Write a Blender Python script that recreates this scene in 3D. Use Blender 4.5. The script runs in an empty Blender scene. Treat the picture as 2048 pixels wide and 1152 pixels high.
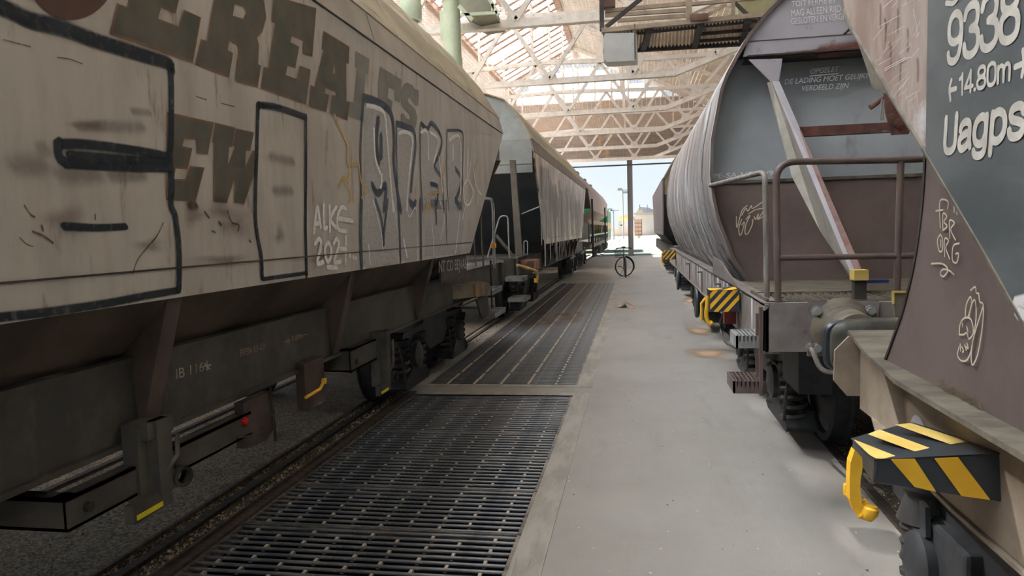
import bpy, bmesh, math, random
from math import sin, cos, pi, radians, sqrt
from mathutils import Vector, Matrix
from mathutils.geometry import tessellate_polygon
random.seed(7)
S = bpy.context.scene
COL = S.collection
# ------------------------------------------------------------------ camera
F, ROLL, H = 1430.0, 0.03, 1.7
YAW, PITCH = radians(9.9055), radians(4.49975)
f_ = Vector((-sin(YAW)*cos(PITCH), cos(YAW)*cos(PITCH), -sin(PITCH)))
r0 = Vector((cos(YAW), sin(YAW), 0)); u0 = r0.cross(f_)
R_ = r0*cos(ROLL)-u0*sin(ROLL); U_ = u0*cos(ROLL)+r0*sin(ROLL)
cd = bpy.data.cameras.new('camera'); cam = bpy.data.objects.new('camera', cd); COL.objects.link(cam)
m = Matrix((R_, U_, -f_)).transposed().to_4x4(); m.translation = (0, 0, H)
cam.matrix_world = m
cd.sensor_width = 36; cd.lens = F/2048*36; cd.clip_start = .02; cd.clip_end = 2000
S.camera = cam
def at(px, py, X=None, Y=None, Z=None):
    """point where the sight line through a pixel of the photograph meets a real plane"""
    d = f_ + R_*((px-1024)/F) + U_*((576-py)/F); o = Vector((0, 0, H))
    if X is not None: t = X/d.x
    elif Y is not None: t = Y/d.y
    else: t = (Z-H)/d.z
    return o+d*t
# ------------------------------------------------------------------ light
S.view_settings.view_transform = 'Standard'; S.view_settings.look = 'None'
S.view_settings.gamma = 1; S.view_settings.use_curve_mapping = False
S.view_settings.exposure = 0.12
w = bpy.data.worlds.new('sky'); S.world = w; w.use_nodes = True
nt = w.node_tree; nt.nodes.clear()
bg = nt.nodes.new('ShaderNodeBackground'); wo = nt.nodes.new('ShaderNodeOutputWorld')
tc = nt.nodes.new('ShaderNodeTexCoord'); sp = nt.nodes.new('ShaderNodeSeparateXYZ'); cr = nt.nodes.new('ShaderNodeValToRGB')
nt.links.new(tc.outputs['Generated'], sp.inputs[0]); nt.links.new(sp.outputs['Z'], cr.inputs[0])
e = cr.color_ramp.elements; e[0].position = 0.0; e[0].color = (.80, .88, .93, 1); e[1].position = .7; e[1].color = (.48, .70, .95, 1)
nt.links.new(cr.outputs[0], bg.inputs[0]); nt.links.new(bg.outputs[0], wo.inputs[0]); bg.inputs[1].default_value = 1.2
sd = bpy.data.lights.new('sun', 'SUN'); sd.energy = 56.0; sd.angle = radians(2.5); sd.color = (1, .985, .97)
sun = bpy.data.objects.new('sun', sd); COL.objects.link(sun)
SUN_TO = Vector((-.62, .30, .74)).normalized()      # towards the sun: left, ahead, high
sun.rotation_euler = SUN_TO.to_track_quat('Z', 'Y').to_euler()
S.cycles.max_bounces = 8; S.cycles.diffuse_bounces = 5; S.cycles.transparent_max_bounces = 24
S.cycles.sample_clamp_indirect = 6
# ------------------------------------------------------------------ materials
MC = {}
def mat(name, c1, c2=None, rough=.7, metal=0, sc=(3, 3, 3), bump=.15, lo=.35, hi=.65, det=6, c3=None, sc3=(1, 1, 1), lo3=.55, hi3=.7, emit=0, spec=.3, bsc=None):
    if name in MC: return MC[name]
    M = bpy.data.materials.new(name); M.use_nodes = True; n = M.node_tree.nodes; l = M.node_tree.links
    b = n['Principled BSDF']; b.inputs['Roughness'].default_value = rough; b.inputs['Metallic'].default_value = metal
    b.inputs['Specular IOR Level'].default_value = spec
    t = n.new('ShaderNodeTexCoord')
    def noise(s, d=det):
        mp = n.new('ShaderNodeMapping'); mp.inputs['Scale'].default_value = s; l.new(t.outputs['Object'], mp.inputs[0])
        z = n.new('ShaderNodeTexNoise'); z.inputs['Scale'].default_value = 1; z.inputs['Detail'].default_value = d; z.inputs['Roughness'].default_value = .65
        l.new(mp.outputs[0], z.inputs['Vector']); return z.outputs['Fac']
    def ramp(fac, a, bb):
        r = n.new('ShaderNodeMapRange'); r.interpolation_type = 'SMOOTHSTEP'; r.inputs['From Min'].default_value = a; r.inputs['From Max'].default_value = bb; l.new(fac, r.inputs['Value']); return r.outputs[0]
    def mix(fac, A, B):
        x = n.new('ShaderNodeMix'); x.data_type = 'RGBA'; l.new(fac, x.inputs[0])
        for i, v in ((6, A), (7, B)):
            if isinstance(v, tuple): x.inputs[i].default_value = (*v, 1)
            else: l.new(v, x.inputs[i])
        return x.outputs[2]
    c2 = c2 or tuple(v*.75 for v in c1)
    nf = noise(sc); col = mix(ramp(nf, lo, hi), c1, c2)
    if c3: col = mix(ramp(noise(sc3), lo3, hi3), col, c3)
    l.new(col, b.inputs['Base Color'])
    if bump:
        bp = n.new('ShaderNodeBump'); bp.inputs['Strength'].default_value = bump; bp.inputs['Distance'].default_value = .02
        l.new(noise(bsc) if bsc else nf, bp.inputs['Height']); l.new(bp.outputs[0], b.inputs['Normal'])
    MC[name] = M; return M
def lin(r, g, b): return tuple(((v/255)/12.92 if v <= 10 else ((v/255+.055)/1.055)**2.4) for v in (r, g, b))
def spray(name, col, a=.95, soft=.45):
    if name in MC: return MC[name]
    M = bpy.data.materials.new(name); M.use_nodes = True; n = M.node_tree.nodes; l = M.node_tree.links
    b = n['Principled BSDF']; b.inputs['Base Color'].default_value = (*col, 1); b.inputs['Roughness'].default_value = .6; b.inputs['Specular IOR Level'].default_value = .25
    u = n.new('ShaderNodeUVMap'); s = n.new('ShaderNodeSeparateXYZ'); l.new(u.outputs[0], s.inputs[0])
    m1 = n.new('ShaderNodeMapRange'); m1.interpolation_type = 'SMOOTHSTEP'; m1.inputs['From Min'].default_value = 0; m1.inputs['From Max'].default_value = soft; m1.inputs['To Max'].default_value = a
    l.new(s.outputs['Y'], m1.inputs['Value'])
    z = n.new('ShaderNodeTexNoise'); z.inputs['Scale'].default_value = 40; t = n.new('ShaderNodeTexCoord'); l.new(t.outputs['Object'], z.inputs['Vector'])
    mr = n.new('ShaderNodeMapRange'); mr.inputs['From Min'].default_value = .3; mr.inputs['From Max'].default_value = .5; mr.inputs['To Min'].default_value = .75; l.new(z.outputs['Fac'], mr.inputs['Value'])
    mm = n.new('ShaderNodeMath'); mm.operation = 'MULTIPLY'; l.new(m1.outputs[0], mm.inputs[0]); l.new(mr.outputs[0], mm.inputs[1])
    l.new(mm.outputs[0], b.inputs['Alpha']); MC[name] = M; return M
STEEL = mat('dark_steel', lin(66, 62, 58), lin(44, 42, 40), .6, .0, (6, 6, 6))
BLACKST = mat('black_steel', lin(52, 53, 55), lin(36, 37, 39), .55, 0, (7, 7, 7))
BROWN = mat('brown_paint', lin(104, 90, 85), lin(88, 75, 71), .6, 0, (2, 2, 2), .08, c3=lin(98, 92, 78), sc3=(1.2, 1.2, 1.2), lo3=.62, hi3=.8)
SILLG = mat('sill_grey', lin(112, 104, 90), lin(78, 72, 64), .65, 0, (4, 9, 4), .1, c3=lin(82, 60, 48), sc3=(6, 2, 6), lo3=.6, hi3=.72)
W1SIDE = mat('faded_cream_paint', lin(194, 187, 177), lin(176, 168, 158), .6, 0, (5, 5, 1.2), .06, c3=lin(134, 116, 102), sc3=(9, 9, 2.2), lo3=.58, hi3=.76)
W1BAND = mat('band_grey_paint', lin(186, 178, 166), lin(164, 158, 150), .55, 0, (2, 2, 2), .05)
ROOFB = mat('beige_roof_sheet', lin(176, 164, 138), lin(150, 138, 114), .7, 0, (1, .6, 3), .12, c3=lin(120, 106, 86), sc3=(5, .5, 5), lo3=.58, hi3=.72)
W1LOW = mat('soot_brown', lin(92, 78, 68), lin(60, 52, 46), .65, 0, (1.5, 1.5, 1.5), .08, c3=lin(98, 84, 66), sc3=(2, .8, 3), lo3=.6, hi3=.75)
SILL1 = mat('soot_grey', lin(84, 80, 74), lin(64, 61, 57), .65, 0, (3, 3, 3), .08, c3=lin(92, 82, 68), sc3=(3, 8, 3), lo3=.6, hi3=.75)
W2SIDE = mat('streaked_graffiti_side', lin(214, 190, 172), lin(128, 104, 90), .4, .1, (7, 7, .6), .12, lo=.46, hi=.6, c3=lin(228, 222, 222), sc3=(2.5, 2.5, .3), lo3=.52, hi3=.6)
BARREL = mat('barrel_streaks', lin(182, 174, 172), lin(126, 118, 116), .38, .2, (3, 4, .5), .1, c3=lin(214, 224, 232), sc3=(2, 3.4, .4), lo3=.53, hi3=.6)
GREYP = mat('blue_grey_paint', lin(166, 172, 176), lin(152, 158, 162), .5, 0, (1.4, 1.4, 1.4), .04, c3=lin(112, 104, 102), sc3=(3, 3, 1), lo3=.6, hi3=.8)
GREYL = mat('light_grey_paint', lin(172, 168, 174), lin(154, 148, 154), .5, 0, (1.4, 1.4, 1.4), .05, c3=lin(112, 84, 80), sc3=(5, 5, 5), lo3=.62, hi3=.75)
RUST = mat('rust_brown', lin(112, 72, 60), lin(78, 52, 46), .7, 0, (9, 9, 9), .2, c3=lin(140, 132, 134), sc3=(3, 3, 6), lo3=.58, hi3=.68)
RAILP = mat('handrail_brown', lin(104, 88, 82), lin(84, 72, 68), .45, 0, (8, 8, 3), .05)
RAILG = mat('handrail_grey', lin(140, 134, 128), lin(100, 92, 86), .45, 0, (8, 8, 3), .05)
YEL = mat('signal_yellow', lin(226, 176, 48), lin(206, 156, 38), .5, 0, (4, 4, 4), .1)
YELP = mat('pale_yellow', lin(218, 190, 112), lin(196, 164, 84), .5, 0, (4, 4, 4), .1)
NAVY = mat('blue_black_paint', lin(48, 54, 60), lin(40, 44, 50), .35, 0, (4, 4, 4), .05, spec=.5)
GALV = mat('galvanised', lin(168, 170, 168), lin(140, 142, 140), .45, .4, (9, 9, 9), .05)
STUDG = mat('headstock_grey', lin(132, 126, 122), lin(108, 100, 96), .5, 0, (3, 3, 3), .06, c3=lin(92, 66, 56), sc3=(5, 5, 5), lo3=.58, hi3=.72)
TAN = mat('tan_grey_plate', lin(150, 136, 118), lin(124, 110, 96), .6, 0, (3, 3, 3), .06)
CONC = mat('concrete', lin(168, 162, 153), lin(155, 149, 141), .8, 0, (.5, .5, .5), .25, lo=.3, hi=.7, c3=lin(144, 138, 130), sc3=(2.2, .5, 1), lo3=.5, hi3=.8, bsc=(70, 70, 70))
CONCK = mat('kerb_concrete', lin(176, 169, 158), lin(152, 144, 133), .8, 0, (6, 1.5, 3), .3, bsc=(60, 60, 60))
GRAVEL = mat('gritty_trackbed', lin(134, 124, 110), lin(84, 76, 66), .9, 0, (60, 60, 60), .9, lo=.42, hi=.58, c3=lin(150, 132, 104), sc3=(1.6, 1.6, 1), lo3=.52, hi3=.7)
TRACKF = mat('trackbed_asphalt', lin(172, 154, 130), lin(98, 84, 68), .9, 0, (55, 55, 55), .9, lo=.4, hi=.6, c3=lin(92, 80, 66), sc3=(1.1, 1.1, 1), lo3=.5, hi3=.66)
RAILM = mat('rail_steel', lin(70, 62, 54), lin(50, 44, 38), .85, 0, (5, 30, 5), .1)
RUSTR = mat('rusty_channel', lin(92, 76, 62), lin(64, 52, 43), .75, 0, (8, 20, 8), .3)
BARM = mat('grate_bar_steel', lin(138, 135, 134), lin(98, 97, 99), .35, .15, (4, 10, 10), .15, c3=lin(190, 178, 162), sc3=(26, 60, 60), lo3=.6, hi3=.7)
SPACM = mat('grate_spacer', lin(222, 208, 188), lin(190, 172, 150), .7, 0, (30, 30, 30), .2)
FRM = mat('grate_frame', lin(150, 138, 126), lin(92, 82, 74), .6, .2, (5, 12, 5), .2)
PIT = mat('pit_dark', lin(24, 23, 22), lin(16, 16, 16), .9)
TRUSSM = mat('white_flaking_truss', lin(240, 234, 226), lin(222, 214, 204), .7, 0, (5, 5, 5), .1, c3=lin(150, 122, 98), sc3=(7, 7, 7), lo3=.62, hi3=.72)
CLAD = mat('weathered_cladding', lin(142, 128, 116), lin(112, 98, 88), .8, 0, (1.5, 1.5, 5), .1, c3=lin(196, 150, 98), sc3=(.8, .8, .8), lo3=.56, hi3=.7)
PLANK = mat('pale_planks', lin(208, 200, 188), lin(180, 170, 156), .75, 0, (2, .4, 8), .1)
PALEW = mat('pale_wall_sheet', lin(226, 216, 206), lin(208, 196, 186), .7, 0, (2, 2, 2), .05)
GREENP = mat('sage_green_paint', lin(202, 214, 188), lin(188, 202, 174), .4, 0, (3, 3, 3), .03, spec=.5)
GANTM = mat('gantry_steel', lin(158, 142, 122), lin(126, 112, 98), .6, 0, (4, 4, 4), .1)
GANTD = mat('gantry_dark', lin(62, 56, 56), lin(46, 42, 44), .6, 0, (4, 4, 4), .1)
LAMPG = mat('lamp_housing', lin(196, 196, 194), lin(178, 178, 176), .4, 0, (2, 2, 2), .03)
GRAIN = mat('spilled_grain', lin(222, 184, 144), lin(196, 156, 116), .9, 0, (160, 160, 160), .6)
POSTM = mat('post_steel', lin(146, 140, 138), lin(124, 118, 118), .6, 0, (3, 3, 1), .05)
NETM = mat('bird_net', lin(206, 176, 140), lin(170, 140, 110), .8, bump=0)
WHITE = mat('white_lettering', lin(226, 220, 208), lin(200, 194, 182), .6, 0, (20, 20, 20), 0)
GLET = mat('grey_lettering', lin(196, 192, 188), lin(170, 166, 162), .6, 0, (20, 20, 20), 0)
BRIGHT = mat('bright_lettering', lin(240, 240, 238), lin(226, 226, 224), .6, 0, (20, 20, 20), 0)
DIMLET = mat('dim_lettering', lin(172, 164, 148), lin(120, 112, 98), .6, 0, (20, 20, 20), 0)
TANLET = mat('tan_lettering', lin(168, 136, 96), lin(120, 96, 70), .6, 0, (20, 20, 20), 0)
OLIVE = mat('olive_letter', lin(98, 94, 82), lin(82, 80, 70), .6, 0, (4, 4, 4), .03, c3=lin(74, 84, 70), sc3=(2, 2, 2))
OLIVE2 = mat('olive_letter_faded', lin(136, 132, 124), lin(118, 116, 110), .6, 0, (4, 4, 4), .03)
OUTL = mat('orange_brown_outline', lin(132, 98, 68), lin(116, 86, 62), .6, 0, (4, 4, 4), 0)
BRNDISC = mat('brown_disc', lin(92, 66, 54), lin(78, 58, 50), .6, 0, (4, 4, 4), .03)
PANEL_DK = mat('slate_grey_field', lin(92, 95, 94), lin(74, 78, 79), .5, 0, (2, 2, 5), .06)
RUSTY_SC = mat('scratched_rust_field', lin(168, 152, 142), lin(128, 104, 92), .55, 0, (5, 5, 1.6), .1, c3=lin(206, 200, 198), sc3=(14, 3, 3), lo3=.54, hi3=.66)
SP_BLK = spray('spray_black', lin(36, 42, 50)); SP_WHT = spray('spray_white', lin(244, 240, 236), .95); SP_YEL = spray('spray_yellow', lin(206, 176, 112), .8)
SP_BLU = spray('spray_slate', lin(78, 88, 102), .9, .5); SP_SIL = spray('spray_silver', lin(232, 232, 236), .85, .6); SP_RUST = spray('rust_stain', lin(84, 54, 38), .8, .8)
SP_SMU = spray('smudge', lin(122, 114, 108), .35, .95); CHALK = spray('chalk', lin(214, 200, 176), .9, .5); SP_MOSS = spray('moss', lin(128, 116, 56), .3, .95)
# ------------------------------------------------------------------ mesh helpers
class G:
    def __init__(s): s.v = []; s.f = []; s.uv = None
    def poly(s, pts):
        i = len(s.v); s.v += [tuple(p) for p in pts]; s.f.append(tuple(range(i, i+len(pts)))); return s
    def box(s, x0, x1, y0, y1, z0, z1):
        i = len(s.v); s.v += [(x, y, z) for z in (z0, z1) for y in (y0, y1) for x in (x0, x1)]
        s.f += [tuple(i+k for k in q) for q in ((0, 2, 3, 1), (4, 5, 7, 6), (0, 1, 5, 4), (2, 6, 7, 3), (0, 4, 6, 2), (1, 3, 7, 5))]; return s
    def ext(s, pts, vec):
        """closed outline swept along a vector"""
        pts = [Vector(p) for p in pts]; vec = Vector(vec); n = len(pts); i = len(s.v)
        s.v += [tuple(p) for p in pts]+[tuple(p+vec) for p in pts]
        tris = tessellate_polygon([pts])
        s.f += [tuple(i+k for k in t) for t in tris]+[tuple(i+n+k for k in reversed(t)) for t in tris]
        s.f += [(i+k, i+(k+1) % n, i+n+(k+1) % n, i+n+k) for k in range(n)]; return s
    def beam(s, a, b, w_, h_, up=(0, 0, 1)):
        a, b = Vector(a), Vector(b); d = (b-a).normalized(); up = Vector(up)
        if abs(d.dot(up)) > .97: up = Vector((0, 1, 0))
        x = d.cross(up).normalized(); y = x.cross(d)
        q = [a+x*sx*w_/2+y*sy*h_/2 for sx, sy in ((-1, -1), (1, -1), (1, 1), (-1, 1))]
        return s.ext(q, b-a)
    def tube(s, path, r, n=8, closed=False):
        P = [Vector(p) for p in path]; m_ = len(P); i0 = len(s.v); prev = None
        for k in range(m_):
            a = P[max(k-1, 0)] if not closed else P[k-1]; b = P[min(k+1, m_-1)] if not closed else P[(k+1) % m_]
            d = (b-a).normalized()
            if prev is None:
                u = Vector((0, 0, 1)) if abs(d.z) < .9 else Vector((1, 0, 0)); x = d.cross(u).normalized()
            else: x = (prev-d*prev.dot(d)).normalized()
            prev = x; y = d.cross(x); rr = r[k] if isinstance(r, (list, tuple)) else r
            s.v += [tuple(P[k]+(x*cos(2*pi*j/n)+y*sin(2*pi*j/n))*rr) for j in range(n)]
        for k in range(m_ if closed else m_-1):
            for j in range(n):
                a = i0+k*n; b = i0+((k+1) % m_)*n; s.f.append((a+j, a+(j+1) % n, b+(j+1) % n, b+j))
        if not closed: s.f.append(tuple(reversed(range(i0, i0+n)))); s.f.append(tuple(range(i0+(m_-1)*n, i0+m_*n)))
        return s
    def cyl(s, a, b, r, n=16): return s.tube([a, b], r, n)
    def lathe(s, c, axis, prof, n=32):
        """prof: (distance along axis, radius)"""
        c = Vector(c); ax = Vector(axis).normalized(); u = Vector((0, 0, 1)) if abs(ax.z) < .9 else Vector((1, 0, 0)); x = ax.cross(u).normalized(); y = ax.cross(x); i0 = len(s.v)
        for t, r in prof: s.v += [tuple(c+ax*t+(x*cos(2*pi*j/n)+y*sin(2*pi*j/n))*max(r, 1e-4)) for j in range(n)]
        for k in range(len(prof)-1):
            for j in range(n): a = i0+k*n; b = a+n; s.f.append((a+j, a+(j+1) % n, b+(j+1) % n, b+j))
        return s
    def loft(s, rings, closed=False, caps=False):
        n = len(rings[0]); i0 = len(s.v)
        for r in rings: s.v += [tuple(p) for p in r]
        for k in range(len(rings)-1):
            for j in range(n if closed else n-1): a = i0+k*n; b = a+n; s.f.append((a+j, a+(j+1) % n, b+(j+1) % n, b+j))
        if caps:
            s.f.append(tuple(range(i0, i0+n))); s.f.append(tuple(range(i0+(len(rings)-1)*n, i0+len(rings)*n)))
        return s
def obj(name, g, M, parent=None, kind=None, label=None, smooth=False, bev=0, solid=0):
    off = Vector(parent['o']) if parent is not None else Vector((0, 0, 0))
    me = bpy.data.meshes.new(name); me.from_pydata([tuple(Vector(v)-off) for v in g.v], [], g.f); me.update()
    if g.uv:
        uv = me.uv_layers.new(name='UVMap'); 
        for lp in me.loops: uv.data[lp.index].uv = g.uv[lp.vertex_index]
    me.materials.append(M)
    if smooth: me.shade_smooth(); me.set_sharp_from_angle(angle=radians(38))
    o = bpy.data.objects.new(name, me); COL.objects.link(o)
    if parent is not None: o.parent = parent; o['o'] = parent['o']
    else: o['o'] = (0, 0, 0)
    if kind: o['kind'] = kind
    if label: o['label'] = label
    if solid:
        md = o.modifiers.new('solid', 'SOLIDIFY'); md.thickness = solid; md.offset = 0
    if bev:
        md = o.modifiers.new('bevel', 'BEVEL'); md.width = bev; md.segments = 2; md.limit_method = 'ANGLE'
    return o
def thing(name, label, cat, loc=(0, 0, 0), group=None):
    o = bpy.data.objects.new(name, None); COL.objects.link(o); o.location = loc; o['o'] = tuple(loc); o['label'] = label; o['category'] = cat
    if group: o['group'] = group
    return o
def tag(o, label, cat, group=None):
    o['label'] = label; o['category'] = cat
    if group: o['group'] = group
    return o
def struct(name, g, M, **k): return obj(name, g, M, kind='structure', **k)
def crv(pts, n=6):
    """Catmull-Rom through points"""
    P = [Vector(p) for p in pts]
    if len(P) < 3: return P
    out = []
    for i in range(len(P)-1):
        a = P[max(i-1, 0)]; b = P[i]; c = P[i+1]; d = P[min(i+2, len(P)-1)]
        for k in range(n):
            t = k/n; out.append(.5*((2*b)+(c-a)*t+(2*a-5*b+4*c-d)*t*t+(3*b-a-3*c+d)*t**3))
    out.append(P[-1]); return out
def rr(path, r, n=5):
    """round the corners of a rail path"""
    P = [Vector(p) for p in path]; out = [P[0]]
    for i in range(1, len(P)-1):
        a = (P[i-1]-P[i]); b = (P[i+1]-P[i]); q = min(r, a.length*.45, b.length*.45); A = P[i]+a.normalized()*q; B = P[i]+b.normalized()*q
        out += [A*(1-t)**2+P[i]*2*t*(1-t)+B*t*t for t in [k/n for k in range(n+1)]]
    out.append(P[-1]); return out
def ribbons(strokes, plane, w_, smooth=True, nrm=None):
    """painted strokes on a flat sheet: pixels -> sheet plane, soft edge carried in the uv"""
    g = G(); g.uv = []
    ax = list(plane)[0]; n = {'X': Vector((1, 0, 0)), 'Y': Vector((0, 1, 0))}[ax]
    for si_, st in enumerate(strokes):
        ww = w_
        if isinstance(st, tuple): st, ww = st
        P = [p if isinstance(p, Vector) else at(*p, **plane) for p in st]
        if smooth and len(P) > 2: P = crv(P, 5)
        if len(P) == 2: P = [P[0], (P[0]+P[1])/2, P[1]]
        d0 = (P[1]-P[0]).normalized(); d1 = (P[-1]-P[-2]).normalized()
        P = [P[0]-d0*ww*.45]+P+[P[-1]+d1*ww*.45]
        rows = []; sg_ = (1 if P[0].x > 0 else -1)*(1 if ax == 'X' else .3); P = [p-n*(.00003*si_+.00001*kk_)*sg_ for kk_, p in enumerate(P)]
        for k, p in enumerate(P):
            d = (P[min(k+1, len(P)-1)]-P[max(k-1, 0)]).normalized(); t = d.cross(n).normalized()*ww/2; q = 0 if k in (0, len(P)-1) else 1; t2 = t*(1 if q else .6)
            i = len(g.v); g.v += [tuple(p-t2), tuple(p), tuple(p+t2)]; g.uv += [(0, 0), (0, q), (0, 0)]; rows.append(i)
        for a, b in zip(rows, rows[1:]): g.f += [(a, a+1, b+1, b), (a+1, a+2, b+2, b+1)]
    return g
def fillpoly(polys, plane, holes=None, uv1=False):
    g = G()
    for k, pl in enumerate(polys):
        loops = [[at(*p, **plane) for p in pl]]+([[at(*p, **plane) for p in hh] for hh in (holes or {}).get(k, [])])
        i = len(g.v); allp = [p for L in loops for p in L]; g.v += [tuple(p) for p in allp]
        g.f += [tuple(i+j for j in t) for t in tessellate_polygon(loops)]
    if uv1: g.uv = [(0, 1)]*len(g.v)
    return g
def blob(cx, cy, rx, ry, plane, g=None):
    g = g or G(); g.uv = g.uv or []
    c = at(cx, cy, **plane); i = len(g.v); g.v.append(tuple(c)); g.uv.append((0, 1)); n = 14
    for k in range(n):
        a = 2*pi*k/n; q = 1+.25*sin(3*a+cx); g.v.append(tuple(at(cx+rx*q*cos(a), cy+ry*q*sin(a), **plane))); g.uv.append((0, 0))
    g.f += [(i, i+1+k, i+1+(k+1) % n) for k in range(n)]; return g
def textmesh(body, bl, br, tl, plane, bold=0, shear=0, g=None):
    """letters laid on a real sheet, between three of its points (baseline left, baseline right, top left)"""
    cu = bpy.data.curves.new('t', 'FONT'); cu.body = body; cu.size = 1; cu.offset = bold; cu.shear = shear; cu.resolution_u = 4
    o = bpy.data.objects.new('t', cu); COL.objects.link(o); me = bpy.data.meshes.new_from_object(o)
    xs = [v.co.x for v in me.vertices]; ys = [v.co.y for v in me.vertices]; x0, x1 = min(xs), max(xs); cap = .72
    A, B, T = at(*bl, **plane), at(*br, **plane), at(*tl, **plane); g = g or G(); i = len(g.v)
    g.v += [tuple(A+(B-A)*((v.co.x-x0)/(x1-x0))+(T-A)*(v.co.y/cap)) for v in me.vertices]; g.f += [tuple(i+k for k in p.vertices) for p in me.polygons]
    bpy.data.objects.remove(o); bpy.data.curves.remove(cu); bpy.data.meshes.remove(me); return g
XL, XR = -3.36, 2.17            # track centres
LS, RS = -1.87, .62             # body sides that face the aisle
# ------------------------------------------------------------------ floor, pits, rails
PX0, PX1 = -2.36, -.66          # grate pits between these
P1, P2 = (2.5, 7.24), (7.74, 22.7)
def slab(g, x0, x1, y0, y1, z=0, t=.06): g.box(x0, x1, y0, y1, z-t, z)
g = G(); slab(g, PX1, 1.40, -8, 44.6); slab(g, PX0-.12, PX1, P1[1], P2[0]); slab(g, PX0-.12, PX1, P2[1], 44.6); slab(g, PX0-.12, PX1, -8, P1[0])
struct('floor', g, CONC)
g = G(); slab(g, PX1+.001, PX1+.17, P1[0], P1[1]-.001, .004, .03); slab(g, PX1+.001, PX1+.17, P2[0], P2[1], .004, .03); slab(g, PX0, PX1+.17, P1[1], P1[1]+.12, .004, .03)
slab(g, PX0, PX1+.17, P2[0]-.12, P2[0], .004, .03); slab(g, PX0-.10, PX0, P2[0]-.12, P2[1]+.1, .005, .03)
struct('floor_kerb', g, CONCK)
for x0, x1, nm in ((1.86, 2.9, 'floor_track_bed'), (-4.02, -2.80, 'floor_track_bed')): struct(nm, G().box(x0, x1, -8, 46, -.1, -.01), TRACKF)
struct('floor_side_strip', G().box(2.9, 4.6, -8, 46, -.08, 0), CONC); struct('floor_side_strip', G().box(-7.4, -4.12, -8, 46, -.1, -.012), TRACKF)
struct('floor_gravel_strip', G().box(-2.80, PX0-.10, -8, P2[0]-.12, -.1, -.022), GRAVEL)
struct('floor_gravel_strip', G().box(-2.80, PX0-.10, P2[0]-.12, 46, -.1, -.02), CONCK)
struct('floor_gravel_strip', G().box(1.40, 1.86, -8, 46, -.1, -.03), GRAVEL)
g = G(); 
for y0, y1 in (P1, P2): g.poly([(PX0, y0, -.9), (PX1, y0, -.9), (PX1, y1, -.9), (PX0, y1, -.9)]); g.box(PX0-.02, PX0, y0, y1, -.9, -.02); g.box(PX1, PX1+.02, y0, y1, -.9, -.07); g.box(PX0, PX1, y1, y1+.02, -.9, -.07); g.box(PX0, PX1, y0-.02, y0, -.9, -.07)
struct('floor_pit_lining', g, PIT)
def rail(xc, label, ends=(-8, 90)):
    prof = [(-.033, -.004), (-.027, 0), (.027, 0), (.033, -.004), (.033, -.03), (.01, -.045), (.01, -.12), (-.01, -.12), (-.01, -.045), (-.033, -.03)]
    o = obj('track_rail', G().ext([(xc+a, ends[0], b) for a, b in prof], (0, ends[1]-ends[0], 0)), RAILM); tag(o, label, 'rail')
rail(-2.655, 'steel rail beside the gravel strip and the grated pits'); rail(-4.09, 'farther rail of the left track, under the cream wagon')
rail(1.445, 'rail in the gravelly groove beside the right platform edge'); rail(2.88, 'farther rail of the right track, hidden under the brown wagons')
o = obj('guard_channel', G().box(-2.80, -2.775, -8, 44, -.03, .0).box(-2.80, -2.735, -8, 44, -.034, -.03), RUSTR); tag(o, 'rusty thin guard edge on the inner side of the rail by the gravel strip', 'rail edging')
o = obj('guard_channel', G().box(1.395, 1.408, -8, 44, -.05, .003).box(1.85, 1.862, -8, 44, -.05, .002), RUSTR); tag(o, 'dark steel edging of the right rail groove', 'rail edging')
o = obj('pit_edge_channel', G().box(PX0-.10, PX0-.005, P1[0]-1, P1[1]+.1, -.04, .012).box(PX0-.10, PX0-.085, P1[0]-1, P1[1]+.1, .012, .02), RUSTR); tag(o, 'rusty steel channel along the near pit, beside the gravel', 'steel channel')
# spent gravel and grit between the rails, left side
g = G()
for k in range(15000):
    y = 2.2+11*random.random()**1.7; x = random.choice([random.uniform(-2.61, -2.47), random.uniform(-2.765, -2.70), random.uniform(-4.0, -2.82)]) if random.random() < .75 else random.uniform(1.49, 1.84)
    
    r = random.uniform(.003, .009)*(1.35 if -2.62 < x < -2.4 else 1); z = -.022 if x > -2.8 else -.012
    if x > 0: z = -.03
    i = len(g.v); a = random.random()*6; g.v += [(x+r*cos(a+q*2.1), y+r*sin(a+q*2.1), z) for q in range(3)]+[(x, y, z+r*1.2)]; g.f += [(i, i+1, i+3), (i+1, i+2, i+3), (i+2, i, i+3)]
tag(obj('loose_gravel', g, mat('gravel_stones', lin(206, 184, 152), lin(104, 88, 72), .9, 0, (30, 30, 30), 0, lo=.42, hi=.58), kind='stuff'), 'loose gravel and grit scattered along the rails', 'gravel')
# ------------------------------------------------------------------ grates: each panel a thing of bars
ORD = 'first second third fourth fifth sixth seventh eighth ninth tenth eleventh twelfth thirteenth fourteenth fifteenth sixteenth seventeenth eighteenth nineteenth twentieth twenty-first twenty-second twenty-third'.split()
W_ = PX1-PX0-.05
barme = None
def bar_obj(parent, y, x0=PX0+.025):
    global barme
    if barme is None:
        barme = bpy.data.meshes.new('bar'); g = G().tube([(0, 0, 0), (W_, 0, 0)], .0100, 8); barme.from_pydata(g.v, [], g.f); barme.materials.append(BARM); barme.shade_smooth(); barme.set_sharp_from_angle(angle=radians(50))
    o = bpy.data.objects.new('bar', barme); COL.objects.link(o); o.parent = parent; o.location = (x0-parent['o'][0]+random.uniform(-.004, .004), y-parent['o'][1], -.012-parent['o'][2])
spme = bpy.data.meshes.new('spacer'); g = G().box(-.009, .009, -.032, .032, -.030, -.013); spme.from_pydata(g.v, [], g.f); spme.materials.append(SPACM)
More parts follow.
